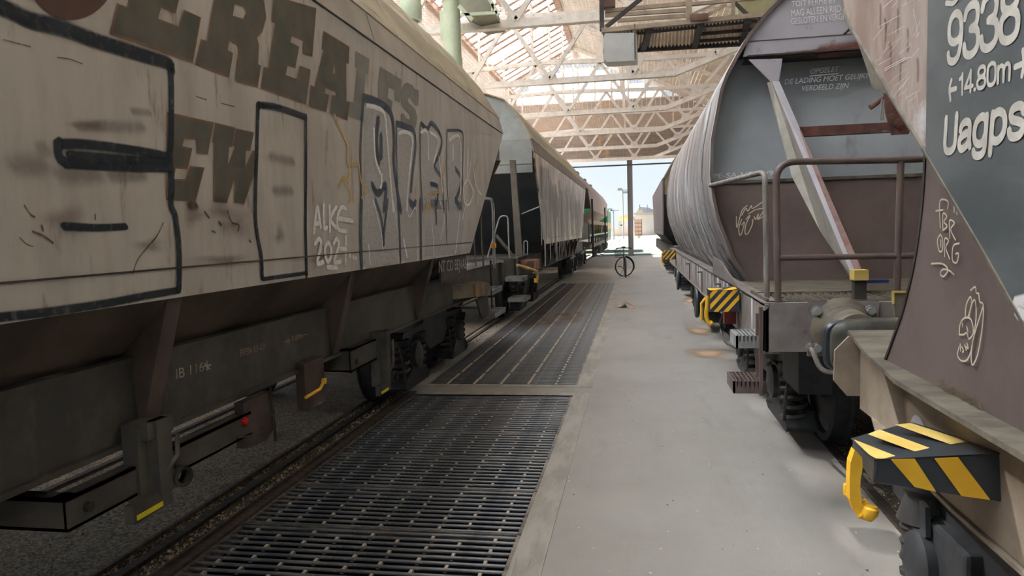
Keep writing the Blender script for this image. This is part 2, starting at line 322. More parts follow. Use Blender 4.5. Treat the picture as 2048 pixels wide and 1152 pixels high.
def grate(y0, n, pitch, label, near, group):
    t = thing('floor_grate', label, 'grate', (PX0, y0, 0), group); y1 = y0+n*pitch
    fr = G()
    for x in (PX0+.012, PX1-.012): fr.box(x-.012, x+.012, y0+.006, y1-.006, -.08, -.004)
    fr.box(PX0+.02, PX1-.02, y0+.004, y0+.014, -.07, -.008); obj('frame', fr, FRM, t)
    ysp = []
    for k in range(n):
        y = y0+pitch*(k+.5); bar_obj(t, y)
    for k in range(n-1):
        y = y0+pitch*(k+1)
        for q in range(5):
            x = PX0+.12+q*.36+(.17 if (k % 2) else 0)
            if x > PX1-.1: continue
            if near:
                o = bpy.data.objects.new('spacer', spme); COL.objects.link(o); o.parent = t; o.location = (x-PX0, y-y0, 0)
            else: ysp.append((PX0+.22+q*.31, y))
    if ysp:
        g = G()
        for x, y in ysp: g.box(x-.012, x+.012, y-.03, y+.03, -.05, .0)
        obj('spacer', g, SPACM, t, kind='stuff')
    return y1
y = P1[0]; k = 0
while y < P1[1]-.1:
    n = min(10, round((P1[1]-y)/.0675)); y = grate(y, n, .0675, f'{ORD[k]} grate panel of dark bars from the camera, in the near pit', True, 'grate panels of the near pit'); k += 1
y = P2[0]; k = 0
while y < P2[1]-.2 and k < 22:
    y = grate(y, 9, .0756, f'{ORD[k]} grate panel of the far pit, counted from its near end', False, 'grate panels of the far pit'); k += 1
o = obj('drain_cover', G().box(-.64, -.56, 2.95, 3.55, -.01, .006), CONCK, bev=.004); tag(o, 'narrow concrete cover strip at the right edge of the near pit', 'cover')
# ------------------------------------------------------------------ running gear
def wheelset(parent, xc, yc, r=.46):
    for s in (-1, 1):
        x = xc+s*.70
        prof = [(-.075, 0), (-.075, .09), (-.04, .13), (-.015, .36), (-.03, .39), (-.066, .40), (-.066, r+.028), (-.055, r+.03), (-.036, r+.003), (.066, r-.004), (.066, .40), (.03, .385), (.015, .35), (.045, .13), (.085, .10), (.085, 0)]
        g = G().lathe((x, yc, r), (s, 0, 0), prof, 40)
        obj('wheel', g, BLACKST, parent, smooth=True)
    obj('axle', G().cyl((xc-.95, yc, r), (xc+.95, yc, r), .075), BLACKST, parent, smooth=True)
def coil(g, c, r, h_, turns, wr):
    pts = [(c[0]+r*cos(t*2*pi), c[1]+r*sin(t*2*pi), c[2]+h_*t/turns) for t in [k/12 for k in range(int(turns*12)+1)]]
    return g.tube(pts, wr, 6)
def bogie(parent, xc, yc, side, full=True):
    b = obj('bogie', G().box(xc-.85, xc+.85, yc-.14, yc+.14, .52, .74), BLACKST, parent)
    for s in ((-1, 1) if full else (side,)):
        x = xc+s*1.0
        out = [(yc-1.28, .60), (yc-1.2, .72), (yc-.55, .74), (yc-.3, .84), (yc+.3, .84), (yc+.55, .74), (yc+1.2, .72), (yc+1.28, .60), (yc+.55, .58), (yc+.3, .42), (yc-.3, .42), (yc-.55, .58)]
        obj('side_frame', G().ext([(x-.06, a, z) for a, z in out], (.12, 0, 0)), BLACKST, b, bev=.01)
        for w_ in (-.9, .9):
            y = yc+w_
            g = G().ext([(x-.09, y-.16, .34), (x-.09, y+.16, .34), (x-.09, y+.30, .30), (x-.09, y+.42, .20), (x-.09, y+.38, .16), (x-.09, y-.38, .16), (x-.09, y-.42, .20), (x-.09, y-.30, .30)], (.20, 0, 0)); g.box(x-.10, x+.10, y-.15, y+.15, .30, .60)
            obj('axle_box', g, BLACKST, b, bev=.008)
            obj('axle_cover', G().lathe((x+s*.10, y, .46), (s, 0, 0), [(0, .13), (.035, .13), (.045, .11), (.06, .06), (.06, 0)], 24), STEEL, b, smooth=True)
            for q in (-.28, .28): obj('spring', coil(G(), (x+s*.02, y+q, .21), .082, .40, 5.5, .021), STEEL, b, smooth=True)
            for q in (-.28, .28): obj('spring_cap', G().cyl((x+s*.02, y+q, .60), (x+s*.02, y+q, .66), .11), BLACKST, b, smooth=True)
            obj('brake_rod', G().tube([(x+s*.09, y-.5, .66), (x+s*.11, y-.44, .42), (x+s*.11, y-.40, .25)], .012, 6), STEEL, b)
    for w_ in (-.9, .9): wheelset(b, xc, yc+w_)
    return b
def buffer(parent, x, y, d, rx=.235, rz=.165, bz=1.06):
    """buffer on the headstock at y, pointing along d"""
    b = obj('buffer', G().lathe((x, y, bz), (0, d, 0), [(0, 0), (.0, .17), (.02, .17), (.06, .125), (.30, .115), (.30, .085), (.58, .085), (.58, 0)], 28), SILLG, parent, smooth=True)
    pl = [(x-.17, 0, bz-.14), (x+.17, 0, bz-.14), (x+.17, 0, bz+.14), (x-.17, 0, bz+.14)]
    obj('flange_plate', G().ext([(a, y+d*.001, z) for a, _, z in pl], (0, d*.022, 0)), STUDG, b, bev=.012)
    ring = []
    for k in range(28):
        a = 2*pi*k/28; ca, sa = cos(a), sin(a); ring.append((x+rx*abs(ca)**.45*(1 if ca > 0 else -1), bz+rz*abs(sa)**.45*(1 if sa > 0 else -1)))
    rings = [[(x+(a-x)*q, y+d*yy, bz+(z-bz)*q) for a, z in ring] for q, yy in ((.9, .565), (1, .575), (1, .60), (.97, .612), (.5, .628), (.01, .632))]
    obj('buffer_head', G().loft(rings, closed=True, caps=True), NAVY if rx > .22 else BLACKST, b, smooth=True)
    g = G()
    for sx in (-1, 1):
        for sz in (-1, 1): g.lathe((x+sx*.135, y+d*.022, bz+sz*.10), (0, d, 0), [(0, .03), (.012, .03), (.012, .02), (.035, .02), (.035, 0)], 8)
    obj('bolt', g, GALV, b, kind='stuff')
    return b
def step_tread(g, x0, x1, y0, y1, z):
    g.box(x0, x1, y0, y0+.012, z-.07, z); g.box(x0, x1, y1-.012, y1, z-.07, z); g.box(x0, x0+.012, y0, y1, z-.07, z); g.box(x1-.012, x1, y0, y1, z-.07, z)
    k = 7
    for i in range(1, k): xx = x0+(x1-x0)*i/k; g.box(xx-.003, xx+.003, y0, y1, z-.03, z)
    for i in range(1, 5): yy = y0+(y1-y0)*i/5; g.box(x0, x1, yy-.003, yy+.003, z-.03, z)
    return g
def stripes(parent, faces, M):
    for k, f in enumerate(faces):
        obj('warning_stripe', f, M, parent)
# ------------------------------------------------------------------ hopper wagon
def hopper(name, label, xc, s, cy, by, heads, mats, zs=(1.47, 3.11, 3.33), bogies=(), n_strut=(), detail=True, endmats=None, group=None, seams=()):
    """cy: crease ends, by: bottom ends of the side sheets, s: side that faces the aisle"""
    side_m, band_m, roof_m, low_m, sill_m = mats
    zb, zc, zt = zs; t = thing(name, label, 'freight wagon', (xc, (cy[0]+cy[1])/2, 0), group); hw = 1.49
    for q in ((s, -s) if detail else (s, -s)):
        x = xc+q*hw
        pl = [(x, by[0], zb), (x, by[1], zb), (x, cy[1], zc), (x, cy[0], zc)]
        obj('side_panel', G().ext(pl, (-q*.03, 0, 0)), side_m, t)
        obj('upper_band', G().ext([(x+q*.006, cy[0]-.02, zc+.006), (x+q*.006, cy[1]+.02, zc+.006), (x-q*.05, cy[1]+.02, zt), (x-q*.05, cy[0]-.02, zt)], (-q*.03, 0, 0)), band_m, t)
        obj('weld_ledge', G().box(min(x, x+q*.006), max(x, x+q*.006), by[0]-.10, by[1]+.10, zb+.119, zb+.126), W1LOW, t)
        # dark slope under the side and the longitudinal sill
        obj('hopper_slope', G().ext([(x-q*.03, by[0], zb), (x-q*.03, by[1], zb), (xc+q*.62, by[1]-1.2, .62), (xc+q*.62, by[0]+1.2, .62)], (-q*.02, 0, 0)), low_m, t)
        xs = xc+q*1.25
        g = G().box(xs-.012, xs+.012, heads[0], heads[1], .88, 1.20); g.box(min(xs-q*.10, xs+q*.03), max(xs-q*.10, xs+q*.03), heads[0], heads[1], 1.20, 1.222); g.box(min(xs-q*.10, xs+q*.035), max(xs-q*.10, xs+q*.035), heads[0], heads[1], .862, .885)
        obj('sill', g, sill_m, t)
    # roof
    prof = [(-1.44, zt, 0), (-1.2, zt+.42, .18), (-.86, zt+.84, .45), (-.5, zt+.99, .6), (0, zt+1.06, .6), (.5, zt+.99, .6), (.86, zt+.84, .45), (1.2, zt+.42, .18), (1.44, zt, 0)]
    rg = [[(xc+a, (cy[0]-.02)+e_+u*((cy[1]+.02-e_)-(cy[0]-.02+e_)), z) for a, z, e_ in prof] for u in [k/24 for k in range(25)]]
    obj('roof', G().loft(rg), roof_m, t, solid=.02)
    g = G(); nr = 11
    for k in range(1, nr):
        y = cy[0]+(cy[1]-cy[0])*k/nr
        for a, b in zip(prof[:4], prof[1:5]): g.beam((xc+s*-a[0]*1.0, y, a[1]+.012), (xc+s*-b[0], y, b[1]+.012), .03, .02)
    obj('roof_seam', g, roof_m, t, kind='stuff')
    for e, d in ((0, -1), (1, 1)):
        yc, yb, hy = cy[e], by[e], heads[e]
        em = (endmats or (GREYP, low_m))
        zj = zc-.38
        # end plate down to zj, then a slope going back to the bottom
        obj('end_plate', G().ext([(xc-1.44, yc-d*.05, zj)]+[(xc+a, yc-d*(.05+ee), z) for a, z, ee in prof]+[(xc+1.44, yc-d*.05, zj)], (0, -d*.02, 0)), em[0], t)
        obj('end_slope', G().ext([(xc-1.46, yc-d*.06, zj), (xc+1.46, yc-d*.06, zj), (xc+1.46, yb-d*.5, zb), (xc+.9, yb-d*1.6, .9), (xc-.9, yb-d*1.6, .9), (xc-1.46, yb-d*.5, zb)], (0, -d*.02, 0)), em[1], t)
        obj('headstock', G().box(xc-1.3, xc+1.3, min(hy, hy-d*.12), max(hy, hy-d*.12), .86, 1.22), sill_m, t)
        obj('end_platform', G().box(xc-1.28, xc+1.28, min(hy-d*.1, yb), max(hy-d*.1, yb), 1.21, 1.235), sill_m, t)
        if detail:
            for q in (-.875, .875): buffer(t, xc+q, hy, d)
    for y in n_strut:
        for q in (s,):
            x = xc+q*hw
            g = G().ext([(x-q*.035, y-.05, zb), (x-q*.035, y+.05, zb), (xc+q*1.29, y+.05, .89), (xc+q*1.29, y-.05, .89)], (-q*.015, 0, 0))
            g.ext([(x-q*.04, y-.045, zb), (xc+q*1.28, y-.045, .89), (xc+q*1.26, y-.045, 1.2), (xc+q*1.05, y-.045, 1.2), (xc+q*1.02, y-.045, 1.02)], (0, .012, 0))
            obj('strut', g, low_m if detail else sill_m, t)
    for b in bogies: bogie(t, xc, b, s, full=False)
    return t
L1 = hopper('hopper_wagon', 'cream hopper wagon with large olive slab letters and black graffiti', XL, 1, (-6.2, 10.33), (-4, 7.98), (-7.4, 11.1), (W1SIDE, W1BAND, ROOFB, W1LOW, SILL1), bogies=(7.95, -5.0), n_strut=(-1.2, .75, 2.7, 4.65, 6.6))
L2 = hopper('hopper_wagon', 'wagon coupled beyond the cream lettered one, silver streaked side, beige roof, dark end', XL, 1, (13.6, 27.8), (15.0, 25.3), (12.45, 28.9), (W2SIDE, mat('dull_mauve_band', lin(134, 120, 114), lin(112, 98, 94), .5), ROOFB, W1LOW, SILL1), zs=(1.42, 3.2, 3.45), bogies=(15.0, 26.5), n_strut=(16.0, 17.2, 18.4, 19.6, 20.8, 22, 23.2, 24.4), endmats=(mat('pale_end_plate', lin(158, 164, 162), lin(140, 142, 138), .5, 0, (2, 2, 2), .03, c3=lin(164, 148, 118), sc3=(1.5, 1.5, 1.5), lo3=.56, hi3=.7), mat('dark_blue_grey_end', lin(58, 62, 68), lin(46, 49, 54), .5)))
R3 = hopper('hopper_wagon', 'distant mauve-grey hopper wagon coupled beyond the round-bellied barrel wagon', XR, -1, (18.4, 29), (18.6, 27), (16.7, 31.5), (mat('mauve_side', lin(158, 148, 148), lin(130, 118, 118), .45, 0, (8, 8, 1), .1), mat('mauve_band', lin(150, 140, 140)), ROOFB, mat('mauve_low', lin(90, 84, 90), lin(74, 68, 74)), SILL1), zs=(1.5, 2.9, 2.95), bogies=(19, 28), detail=True, endmats=(ROOFB, mat('mauve_end', lin(92, 84, 88), lin(78, 72, 76))))
# ------------------------------------------------------------------ barrel wagon, right track
YE = 5.9
B = thing('barrel_wagon', 'round-bellied grain wagon with grey and brown end, platform and handrails', 'freight wagon', (XR, 9.8, 0))
rim = [(at(px, py, Y=YE).x, at(px, py, Y=YE).z) for px, py in ((1508, 583), (1463, 517), (1447, 474), (1434, 442), (1424, 397), (1419, 349), (1421, 280), (1440, 178), (1451, 149), (1469, 115), (1494, 72), (1526, 31), (1557, 0))]
rim += [(1.40, 3.62), (1.78, 3.76), (XR, 3.8)]
full = rim+[(2*XR-x, z) for x, z in reversed(rim[:-1])]
YB2 = 13.9; NP = 13
for k in range(NP):
    y0 = YE+(YB2-YE)*k/NP; y1 = YE+(YB2-YE)*(k+1)/NP
    g = G().loft([[(XR+(x-XR)*(1-q), yy, z-q*(z-2.2)*.4) for x, z in full] for yy, q in ((y0+.003, .014), (y0+.03, 0), ((y0+y1)/2, -.004), (y1-.03, 0), (y1-.003, .014))])
    obj('body_panel', g, BARREL, B, smooth=True)
g = G().loft([[(XR+(x-XR)*.99, yy, z) for x, z in full] for yy in (YE+.02, YB2)]); obj('inner_shell', g, STEEL, B)
def xprof(z):
    for (xa, za_), (xb, zb_) in zip(rim, rim[1:]):
        if za_ <= z <= zb_: return xa+(xb-xa)*(z-za_)/(zb_-za_)
    return rim[0][0]
for nm_, M_, n_, z_hi in (('overspray', SP_SIL, 60, 2.9), ('overspray', spray('spray_pale_blue', lin(168, 192, 206), .6, .8), 34, 2.2), ('overspray', spray('spray_dark_teal', lin(66, 84, 92), .55, .8), 34, 2.2), ('overspray', spray('spray_rose', lin(176, 150, 150), .5, .8), 20, 2.0)):
    g = G(); g.uv = []
    for k in range(n_):
        y = 5.98+7.8*random.random()**1.2; z1 = random.uniform(1.5, z_hi); z0 = max(1.2, z1-random.uniform(.2, 1.0)); ww = random.uniform(.010, .05)
        P_ = [Vector((xprof(z0+(z1-z0)*q/6)-.008, y+.03*sin(q), z0+(z1-z0)*q/6)) for q in range(7)]
        r_g = ribbons([(P_, ww)], dict(X=0), ww); i = len(g.v); g.v += r_g.v; g.uv += r_g.uv; g.f += [tuple(i+q for q in f) for f in r_g.f]
    obj(nm_, g, M_, B)
# rim flange at the near end
out = [(x, z) for x, z in full]; inn = [(XR+(x-XR)*.985, 1.9+(z-1.9)*.985) for x, z in full]
g = G().loft([[(x, YE-.03, z) for x, z in out], [(x, YE-.03, z) for x, z in inn], [(x, YE+.05, z) for x, z in inn]]); obj('rim', g, BROWN, B)
def P(px, py, Y): return tuple(at(px, py, Y=Y))
zmid = at(1477, 114, Y=YE).z
top = [(x, z) for x, z in full if z >= zmid]
x0 = XR-(XR-.62)*.93
obj('upper_end_plate', G().ext([(top[0][0]-.03, YE, zmid)]+[(XR+(x-XR)*.99, YE, z*.998) for x, z in top]+[(2*XR-top[0][0]+.03, YE, zmid)], (0, .012, 0)), GREYL, B)
zcol = at(1425, 366, Y=YE).z
def sheet(z): return YE+.04+.24*max(0, (z-1.2)/(zmid-1.2))
lo = [(XR+(x-XR)*.985, z) for x, z in full if z < zmid+.05]; L_ = lo[:len(lo)//2]
def band(z0, z1):
    zs = sorted({z0, z1}|{z for _, z in L_ if z0 < z < z1}); 
    def xw(z):
        for (xa, za), (xb, zb) in zip(L_, L_[1:]):
            if za <= z <= zb: return xa+(xb-xa)*(z-za)/(zb-za)
        return L_[-1][0] if z > L_[-1][1] else L_[0][0]
    g = G(); g.loft([[(xw(z), sheet(z), z), (2*XR-xw(z), sheet(z), z)] for z in zs]); return g
obj('end_slope', band(zcol, zmid+.04), GREYP, B); obj('lower_end_slope', band(1.16, zcol), BROWN, B)
obj('seam_bar', G().box(.66, 3.6, sheet(zcol)-.02, sheet(zcol), zcol-.004, zcol+.02), SILLG, B)
obj('arch_lip', G().box(top[0][0], 2*XR-top[0][0], YE-.04, YE+.26, zmid-.012, zmid), STEEL, B)
# gusset, raking strut, bars
Yg = YE-.03
obj('gusset', G().ext([P(1497, 119, Yg), P(1565, 117, Yg), P(1558, 164, Yg), P(1543, 165, Yg)], (0, .012, 0)), GREYL, B)
a0, a1 = at(1543, 163, Y=Yg), at(1558, 163, Y=Yg); b0, b1 = at(1703, 552, Y=4.62), at(1724, 545, Y=4.62)
obj('raking_strut', G().ext([a0, a1, b1, b0], (0, -.012, 0)), GREYL, B)
obj('strut_web', G().ext([a0, b0, at(1707, 566, Y=4.9), at(1640, 462, Y=5.35), at(1583, 352, Y=5.6), at(1556, 250, Y=5.75), at(1534, 165, Y=5.86)], (.006, .008, 0)), mat('beige_grey_web', lin(176, 172, 160), lin(150, 144, 134)), B)
def SL(t, u): return a0.lerp(b0, t).lerp(a1.lerp(b1, t), u)+Vector((0, -.022, 0))
obj('rust_wear', G().poly([SL(.30, .85), SL(.30, 1), SL(1, 1), SL(1, .35), SL(.7, .45), SL(.5, .55), SL(.4, .72)]), mat('strut_rust', lin(112, 82, 74), lin(128, 104, 98), .7, 0, (14, 14, 14), .1), B)
obj('rusty_cross_bar', G().ext([P(1597, 254, 5.72), P(1900, 238, 5.72), P(1900, 258, 5.72), P(1604, 273, 5.72)], (0, .06, 0)), RUST, B)
obj('pivot_plate', G().ext([P(1768, 186, 5.5), P(1790, 190, 5.5), P(1822, 250, 5.5), P(1818, 268, 5.5), P(1784, 270, 5.5), P(1772, 225, 5.5)], (0, .02, 0)), RUST, B)
c_ = at(1797, 247, Y=5.5); obj('pivot_bolt', G().lathe(c_, (0, -1, 0), [(0, .035), (.02, .035), (.02, .022), (.04, .022), (.04, 0)], 16), RUST, B)
obj('lock_handle', G().tube([P(1766, 196, 5.4), P(1752, 208, 5.35), P(1740, 215, 5.35)], [.012, .016, .02], 8), RUST, B, smooth=True)
obj('lock_clip', G().tube(rr([P(1764, 198, 5.3), P(1760, 238, 5.3), P(1765, 240, 5.3), P(1768, 200, 5.3), P(1764, 198, 5.3)], .01, 3), .006, 6), RAILG, B)
obj('lifting_lug', G().ext([P(1686, 68, 5.85), P(1702, 52, 5.85), P(1706, 56, 5.85), P(1690, 70, 5.85)], (0, -.05, 0)), STEEL, B)
g = G(); g.uv = []
g = ribbons([([(1572, 109), (1610, 105), (1660, 101), (1740, 93)], .055), ([(1640, 103), (1690, 97), (1740, 88)], .13)], dict(Y=YE-.004), .05)
obj('rust_wear', g, spray('arch_rust', lin(128, 78, 64), .85, .8), B)
obj('plate_seam', G().box(at(1486, 80, Y=YE).x, 3.4, YE-.006, YE, at(1600, 76, Y=YE).z, at(1600, 76, Y=YE).z+.004), SILLG, B)
# frame
XS = .70; HS = 4.12; HS2 = 15.4
for q in (-1, 1):
    x = XR+q*(XR-XS); a, b = sorted((x, x-q*.02)); a2, b2 = sorted((x, x-q*.10))
    g = G().box(a, b, HS, HS2, .99, 1.255).box(a2, b2, HS+.02, HS2, 1.245, 1.262).box(min(x+q*.012, x-q*.08), max(x+q*.012, x-q*.08), HS+.02, HS2, .975, .992)
    obj('sill', g, STUDG, B)
g = G(); zz = 1.262
out = [(XS+.0, zz-.27), (2*XR-XS, zz-.27), (2*XR-XS, zz), (XS+.05, zz), (XS, zz-.04)]
obj('headstock', G().ext([(x, HS, z) for x, z in out], (0, .06, 0)), STUDG, B, bev=.008)
obj('headstock', G().box(XS, 2*XR-XS, HS2-.06, HS2, .98, 1.26), STUDG, B)
for q in (-1.07, 1.07): buffer(B, XR+q, HS, -1, .24, .128, 1.12); buffer(B, XR+q*.82, HS2, 1)
g = G().box(XS+.02, 2*XR-XS-.02, HS+.03, YE+.1, 1.215, 1.225)
obj('platform_sheet', g, SILLG, B)
g = G()
for k in range(60):
    x = XS+.06+k*.045; g.beam((x, HS+.10, 1.245), (x+.0, HS+.62, 1.245), .006, .03)
for k in range(1, 4): y = HS+.10+k*.13; g.box(XS+.05, 3.5, y-.003, y+.003, 1.23, 1.25)
obj('platform_grating', g, SILLG, B, kind='stuff')
obj('grating_edge', G().box(XS+.03, 3.6, HS+.075, HS+.09, 1.225, 1.268).box(XS+.03, 3.6, HS+.63, HS+.645, 1.225, 1.268).box(XS+.02, XS+.035, HS+.075, HS+.65, 1.225, 1.28), SILLG, B)
obj('platform_plate', G().box(XS+.05, 3.5, HS+.66, YE+.05, 1.225, 1.25), SILLG, B)
obj('side_gusset', G().ext([(XS-.004, 5.0, 1.262), (XS-.004, 6.8, 1.262), (XS-.004, 6.8, 1.42), (XS-.004, 6.2, 1.40), (XS-.004, 5.7, 1.33)], (.012, 0, 0)), STUDG, B)
for y in (6.2, 7.9, 9.7): obj('side_bracket', G().box(XS-.05, XS, y, y+.03, 1.20, 1.215).box(XS-.012, XS, y, y+.03, .99, 1.2), RAILP, B)
# streaky paint on the sill
g = G(); g.uv = []
for k in range(26):
    y = 4.5+k*.36+random.random()*.2; h_ = random.uniform(.12, .24); i = len(g.v); ww = random.uniform(.03, .1)
    g.v += [(XS-.002, y-ww, 1.25), (XS-.002, y, 1.25), (XS-.002, y+ww, 1.25), (XS-.002, y+ww*.6, 1.25-h_), (XS-.002, y, 1.25-h_), (XS-.002, y-ww*.6, 1.25-h_)]; g.uv += [(0, 0), (0, 1), (0, 0), (0, 0), (0, .6), (0, 0)]
    g.f += [(i, i+1, i+4, i+5), (i+1, i+2, i+3, i+4)]
obj('overspray', g, SP_SIL, B)
# handrails
def RP(px, py, Y): return at(px, py, Y=Y)
obj('handrail', G().tube(rr([RP(1421, 371, 5.9), RP(1524, 345, 4.55), RP(1530, 350, 4.45), RP(1534, 600, 4.42)], .06), .017, 10), RAILG, B, smooth=True)
obj('handrail', G().tube(rr([RP(1556, 612, 4.2), RP(1552, 324, 4.2), RP(1800, 320, 4.2), RP(2050, 308, 4.2)], .11, 8), .019, 10), RAILP, B, smooth=True)
obj('rail_post', G().tube([RP(1802, 320, 4.2), RP(1793, 612, 4.2)], .0185, 10), RAILP, B, smooth=True)
obj('mid_rail', G().tube([RP(1556, 516, 4.2), RP(1900, 510, 4.2)], .0165, 10), RAILP, B, smooth=True)
c0, c1 = at(1706, 541, Y=4.28), at(1731, 612, Y=4.28)
obj('stop_post', G().box(c0.x+.005, c1.x, 4.26, 4.32, 1.22, c0.z-.002), STEEL, B); obj('yellow_cap', G().box(c0.x-.004, c1.x+.006, 4.245, 4.335, c0.z-.055, c0.z+.004), YELP, B, bev=.003)
obj('coupler_plate', G().ext([P(1786, 584, 3.95), P(1860, 584, 3.95), P(1860, 690, 3.95), P(1794, 690, 3.95)], (0, .015, 0)), SILLG, B); obj('yellow_edge', G().ext([P(1784, 582, 3.94), P(1860, 581, 3.94), P(1860, 585, 3.94), P(1789, 586, 3.94), P(1789, 608, 3.94), P(1785, 608, 3.94)], (0, .008, 0)), YELP, B)
obj('blue_scrap', G().box(1.62, 1.80, 5.55, 5.62, 1.25, 1.27), mat('blue_plastic', lin(52, 60, 130)), B)
# corner ladder and treads
g = G().box(.672, .690, 4.13, 4.16, .74, 1.24).box(.66, .675, 4.17, 4.20, .84, 1.20); obj('ladder_stile', g, RAILP, B)
obj('step_tread', step_tread(G(), .55, .70, 4.16, 4.44, 1.075), GALV, B); obj('step_tread', step_tread(G(), .53, .69, 4.14, 4.42, .82), RAILP, B)
obj('grab_hook', G().tube(rr([(.93, 4.10, 1.015), (.93, 4.04, 1.015), (.97, 4.02, .90), (1.30, 4.02, .885)], .05), .014, 8), RAILG, B, smooth=True)
obj('bolt', G().lathe((.93, 4.10, 1.02), (0, -1, 0), [(0, .028), (.02, .028), (.03, .015), (.03, 0)], 8), RAILG, B)
# striped boxes with yellow lifting hooks
def warnbox(parent, x0, x1, y0, y1, z0, z1, hook=True):
    b = obj('jacking_box', G().ext([(x0, y0, z1), (x1, y0, z1), (x1, y1, z1), (x0, y1-(y1-y0)*.35, z1)], (0, 0, z0-z1)), NAVY, parent)
    w_ = x1-x0; h_ = z1-z0; n = 3
    for k in range(-1, n):
        a = x0+w_*(k+.35)/n; pts = []
        def cl(x): return min(max(x, x0), x1)
        bx = w_/n*.5; sh = h_*.9
        q = [(a-sh*.5+sh, z1), (a-sh*.5+sh+bx, z1), (a-sh*.5+bx, z0), (a-sh*.5, z0)]
        # clip the slanted band to the face
        def clip(poly, f, ins):
            o = []
            for i in range(len(poly)):
                A, C = poly[i-1], poly[i]
                ia, ic = ins(A), ins(C)
                if ia != ic: t = (f-A[0])/(C[0]-A[0]) if C[0] != A[0] else 0; o.append((f, A[1]+(C[1]-A[1])*t))
                if ic: o.append(C)
            return o
        q = clip(q, x0+.002, lambda p: p[0] >= x0+.002); q = clip(q, x1-.002, lambda p: p[0] <= x1-.002) if len(q) > 2 else q
        if len(q) > 2: obj('warning_stripe', G().poly([(x, y0-.002, z) for x, z in q]), YEL, b)
    if hook: obj('lifting_hook', G().tube(crv([(x0-.012, y0+.03, z1-.04), (x0-.018, y0+.03, z0+.02), (x0-.02, y0+.03, z0-.04), (x0+.0, y0+.03, z0-.085), (x0+.02, y0+.03, z0-.07)], 4), [.012]*4+[.014]*9+[.015]*4, 8), YEL, b, smooth=True)
    return b
warnbox(B, .49, .685, 5.0, 5.3, 1.115, 1.262)
warnbox(B, .47, .69, 12.9, 13.2, 1.13, 1.29)
obj('box_top_stripe', G().poly([(.49, 5.0, 1.264), (.53, 5.0, 1.264), (.60, 5.15, 1.264), (.49, 5.15, 1.264)]).poly([(.57, 5.0, 1.264), (.64, 5.0, 1.264), (.684, 5.1, 1.264), (.684, 5.25, 1.264)]), YEL, B)
hp = [at(p[0], p[1], X=.66) for p in ((1448, 622), (1443, 640), (1442, 662), (1450, 683), (1468, 694), (1480, 697))]
obj('brake_hose', G().tube(crv(hp), .009, 8), BLACKST, B, smooth=True); obj('hose_cock', G().box(.62, .72, 5.3, 5.36, .99, 1.10), mat('red_oxide', lin(120, 50, 40)), B)
for y in (8.8, 12.7): obj('hand_wheel', G().lathe((.76, y, .80), (-1, 0, 0), [(0, .0), (.0, .10), (.03, .19), (.05, .20), (.07, .19), (.05, .06), (.05, 0)], 28), NAVY, B, smooth=True); obj('wheel_shaft', G().cyl((.76, y, .80), (1.3, y, .80), .03), NAVY, B)
obj('hand_lever', G().tube([(.72, 7.6, .98), (.66, 7.6, .9), (.66, 7.6, .72)], .015, 6), YEL, B)
obj('underframe_tank', G().cyl((1.3, 9.2, .75), (1.3, 11.2, .75), .17, 20), BLACKST, B, smooth=True)
bogie(B, XR, 6.75, -1, full=False); bogie(B, XR, 13.0, -1, full=False)
g = G()
for q in (0, .62): g.tube([(1.02, 4.6+q, .95), (1.02, 4.7+q, .60)], .02, 6)
obj('bogie_guard', G().box(1.0, 1.2, 4.7, 5.2, .62, .96), BLACKST, B)
# lettering on the end
Yt = dict(Y=YE-.006); Ys = dict(Y=YE+.16)
g = textmesh('TOIT FERME ET', (1583, 14), (1672, 5), (1583, 2), Yt); textmesh('MAG ALLEEN RIJDEN', (1583, 33), (1698, 22), (1582, 19), Yt, g=g); textmesh('GESLOTEN EN VERGRENDELD', (1583, 49), (1735, 34), (1582, 36), Yt, g=g)
obj('lettering', g, BRIGHT, B)
g = textmesh('OPGELET', (1620, 148), (1677, 143), (1622, 137), Ys, shear=.12); textmesh('DE LADING MOET GELIJKMATIG', (1569, 169), (1775, 153), (1570, 158), Ys, shear=.12, g=g); textmesh('VERDEELD ZIJN', (1603, 182), (1697, 176), (1604, 171), Ys, shear=.12, g=g)
g.ext([at(1619, 151, **Ys), at(1677, 146, **Ys), at(1677, 148, **Ys), at(1619, 153, **Ys)], (0, -.001, 0)); obj('lettering', g, BRIGHT, B)
g = textmesh('PE-SA-HE 28/93', (1427, 357), (1556, 350), (1427, 347), dict(Y=YE+.10)); obj('lettering', g, BRIGHT, B)
c8 = lambda pts: [(1400+x/3.6, 300+y/3.6) for x, y in pts]
g = ribbons([c8(p) for p in ([(262, 480), (266, 560), (300, 440), (340, 400)], [(300, 470), (330, 420), (345, 440), (370, 400), (380, 420), (455, 370)], [(300, 500), (280, 560), (285, 610), (300, 600), (320, 520), (300, 540)], [(330, 500), (360, 470), (330, 540), (325, 600), (345, 600), (375, 540), (380, 500)], [(390, 480), (400, 500), (420, 460), (415, 500), (450, 450)], [(350, 460), (400, 430), (455, 420)], [(420, 500), (452, 480)])], dict(Y=YE+.045), .011)
obj('scribble', g, CHALK, B)
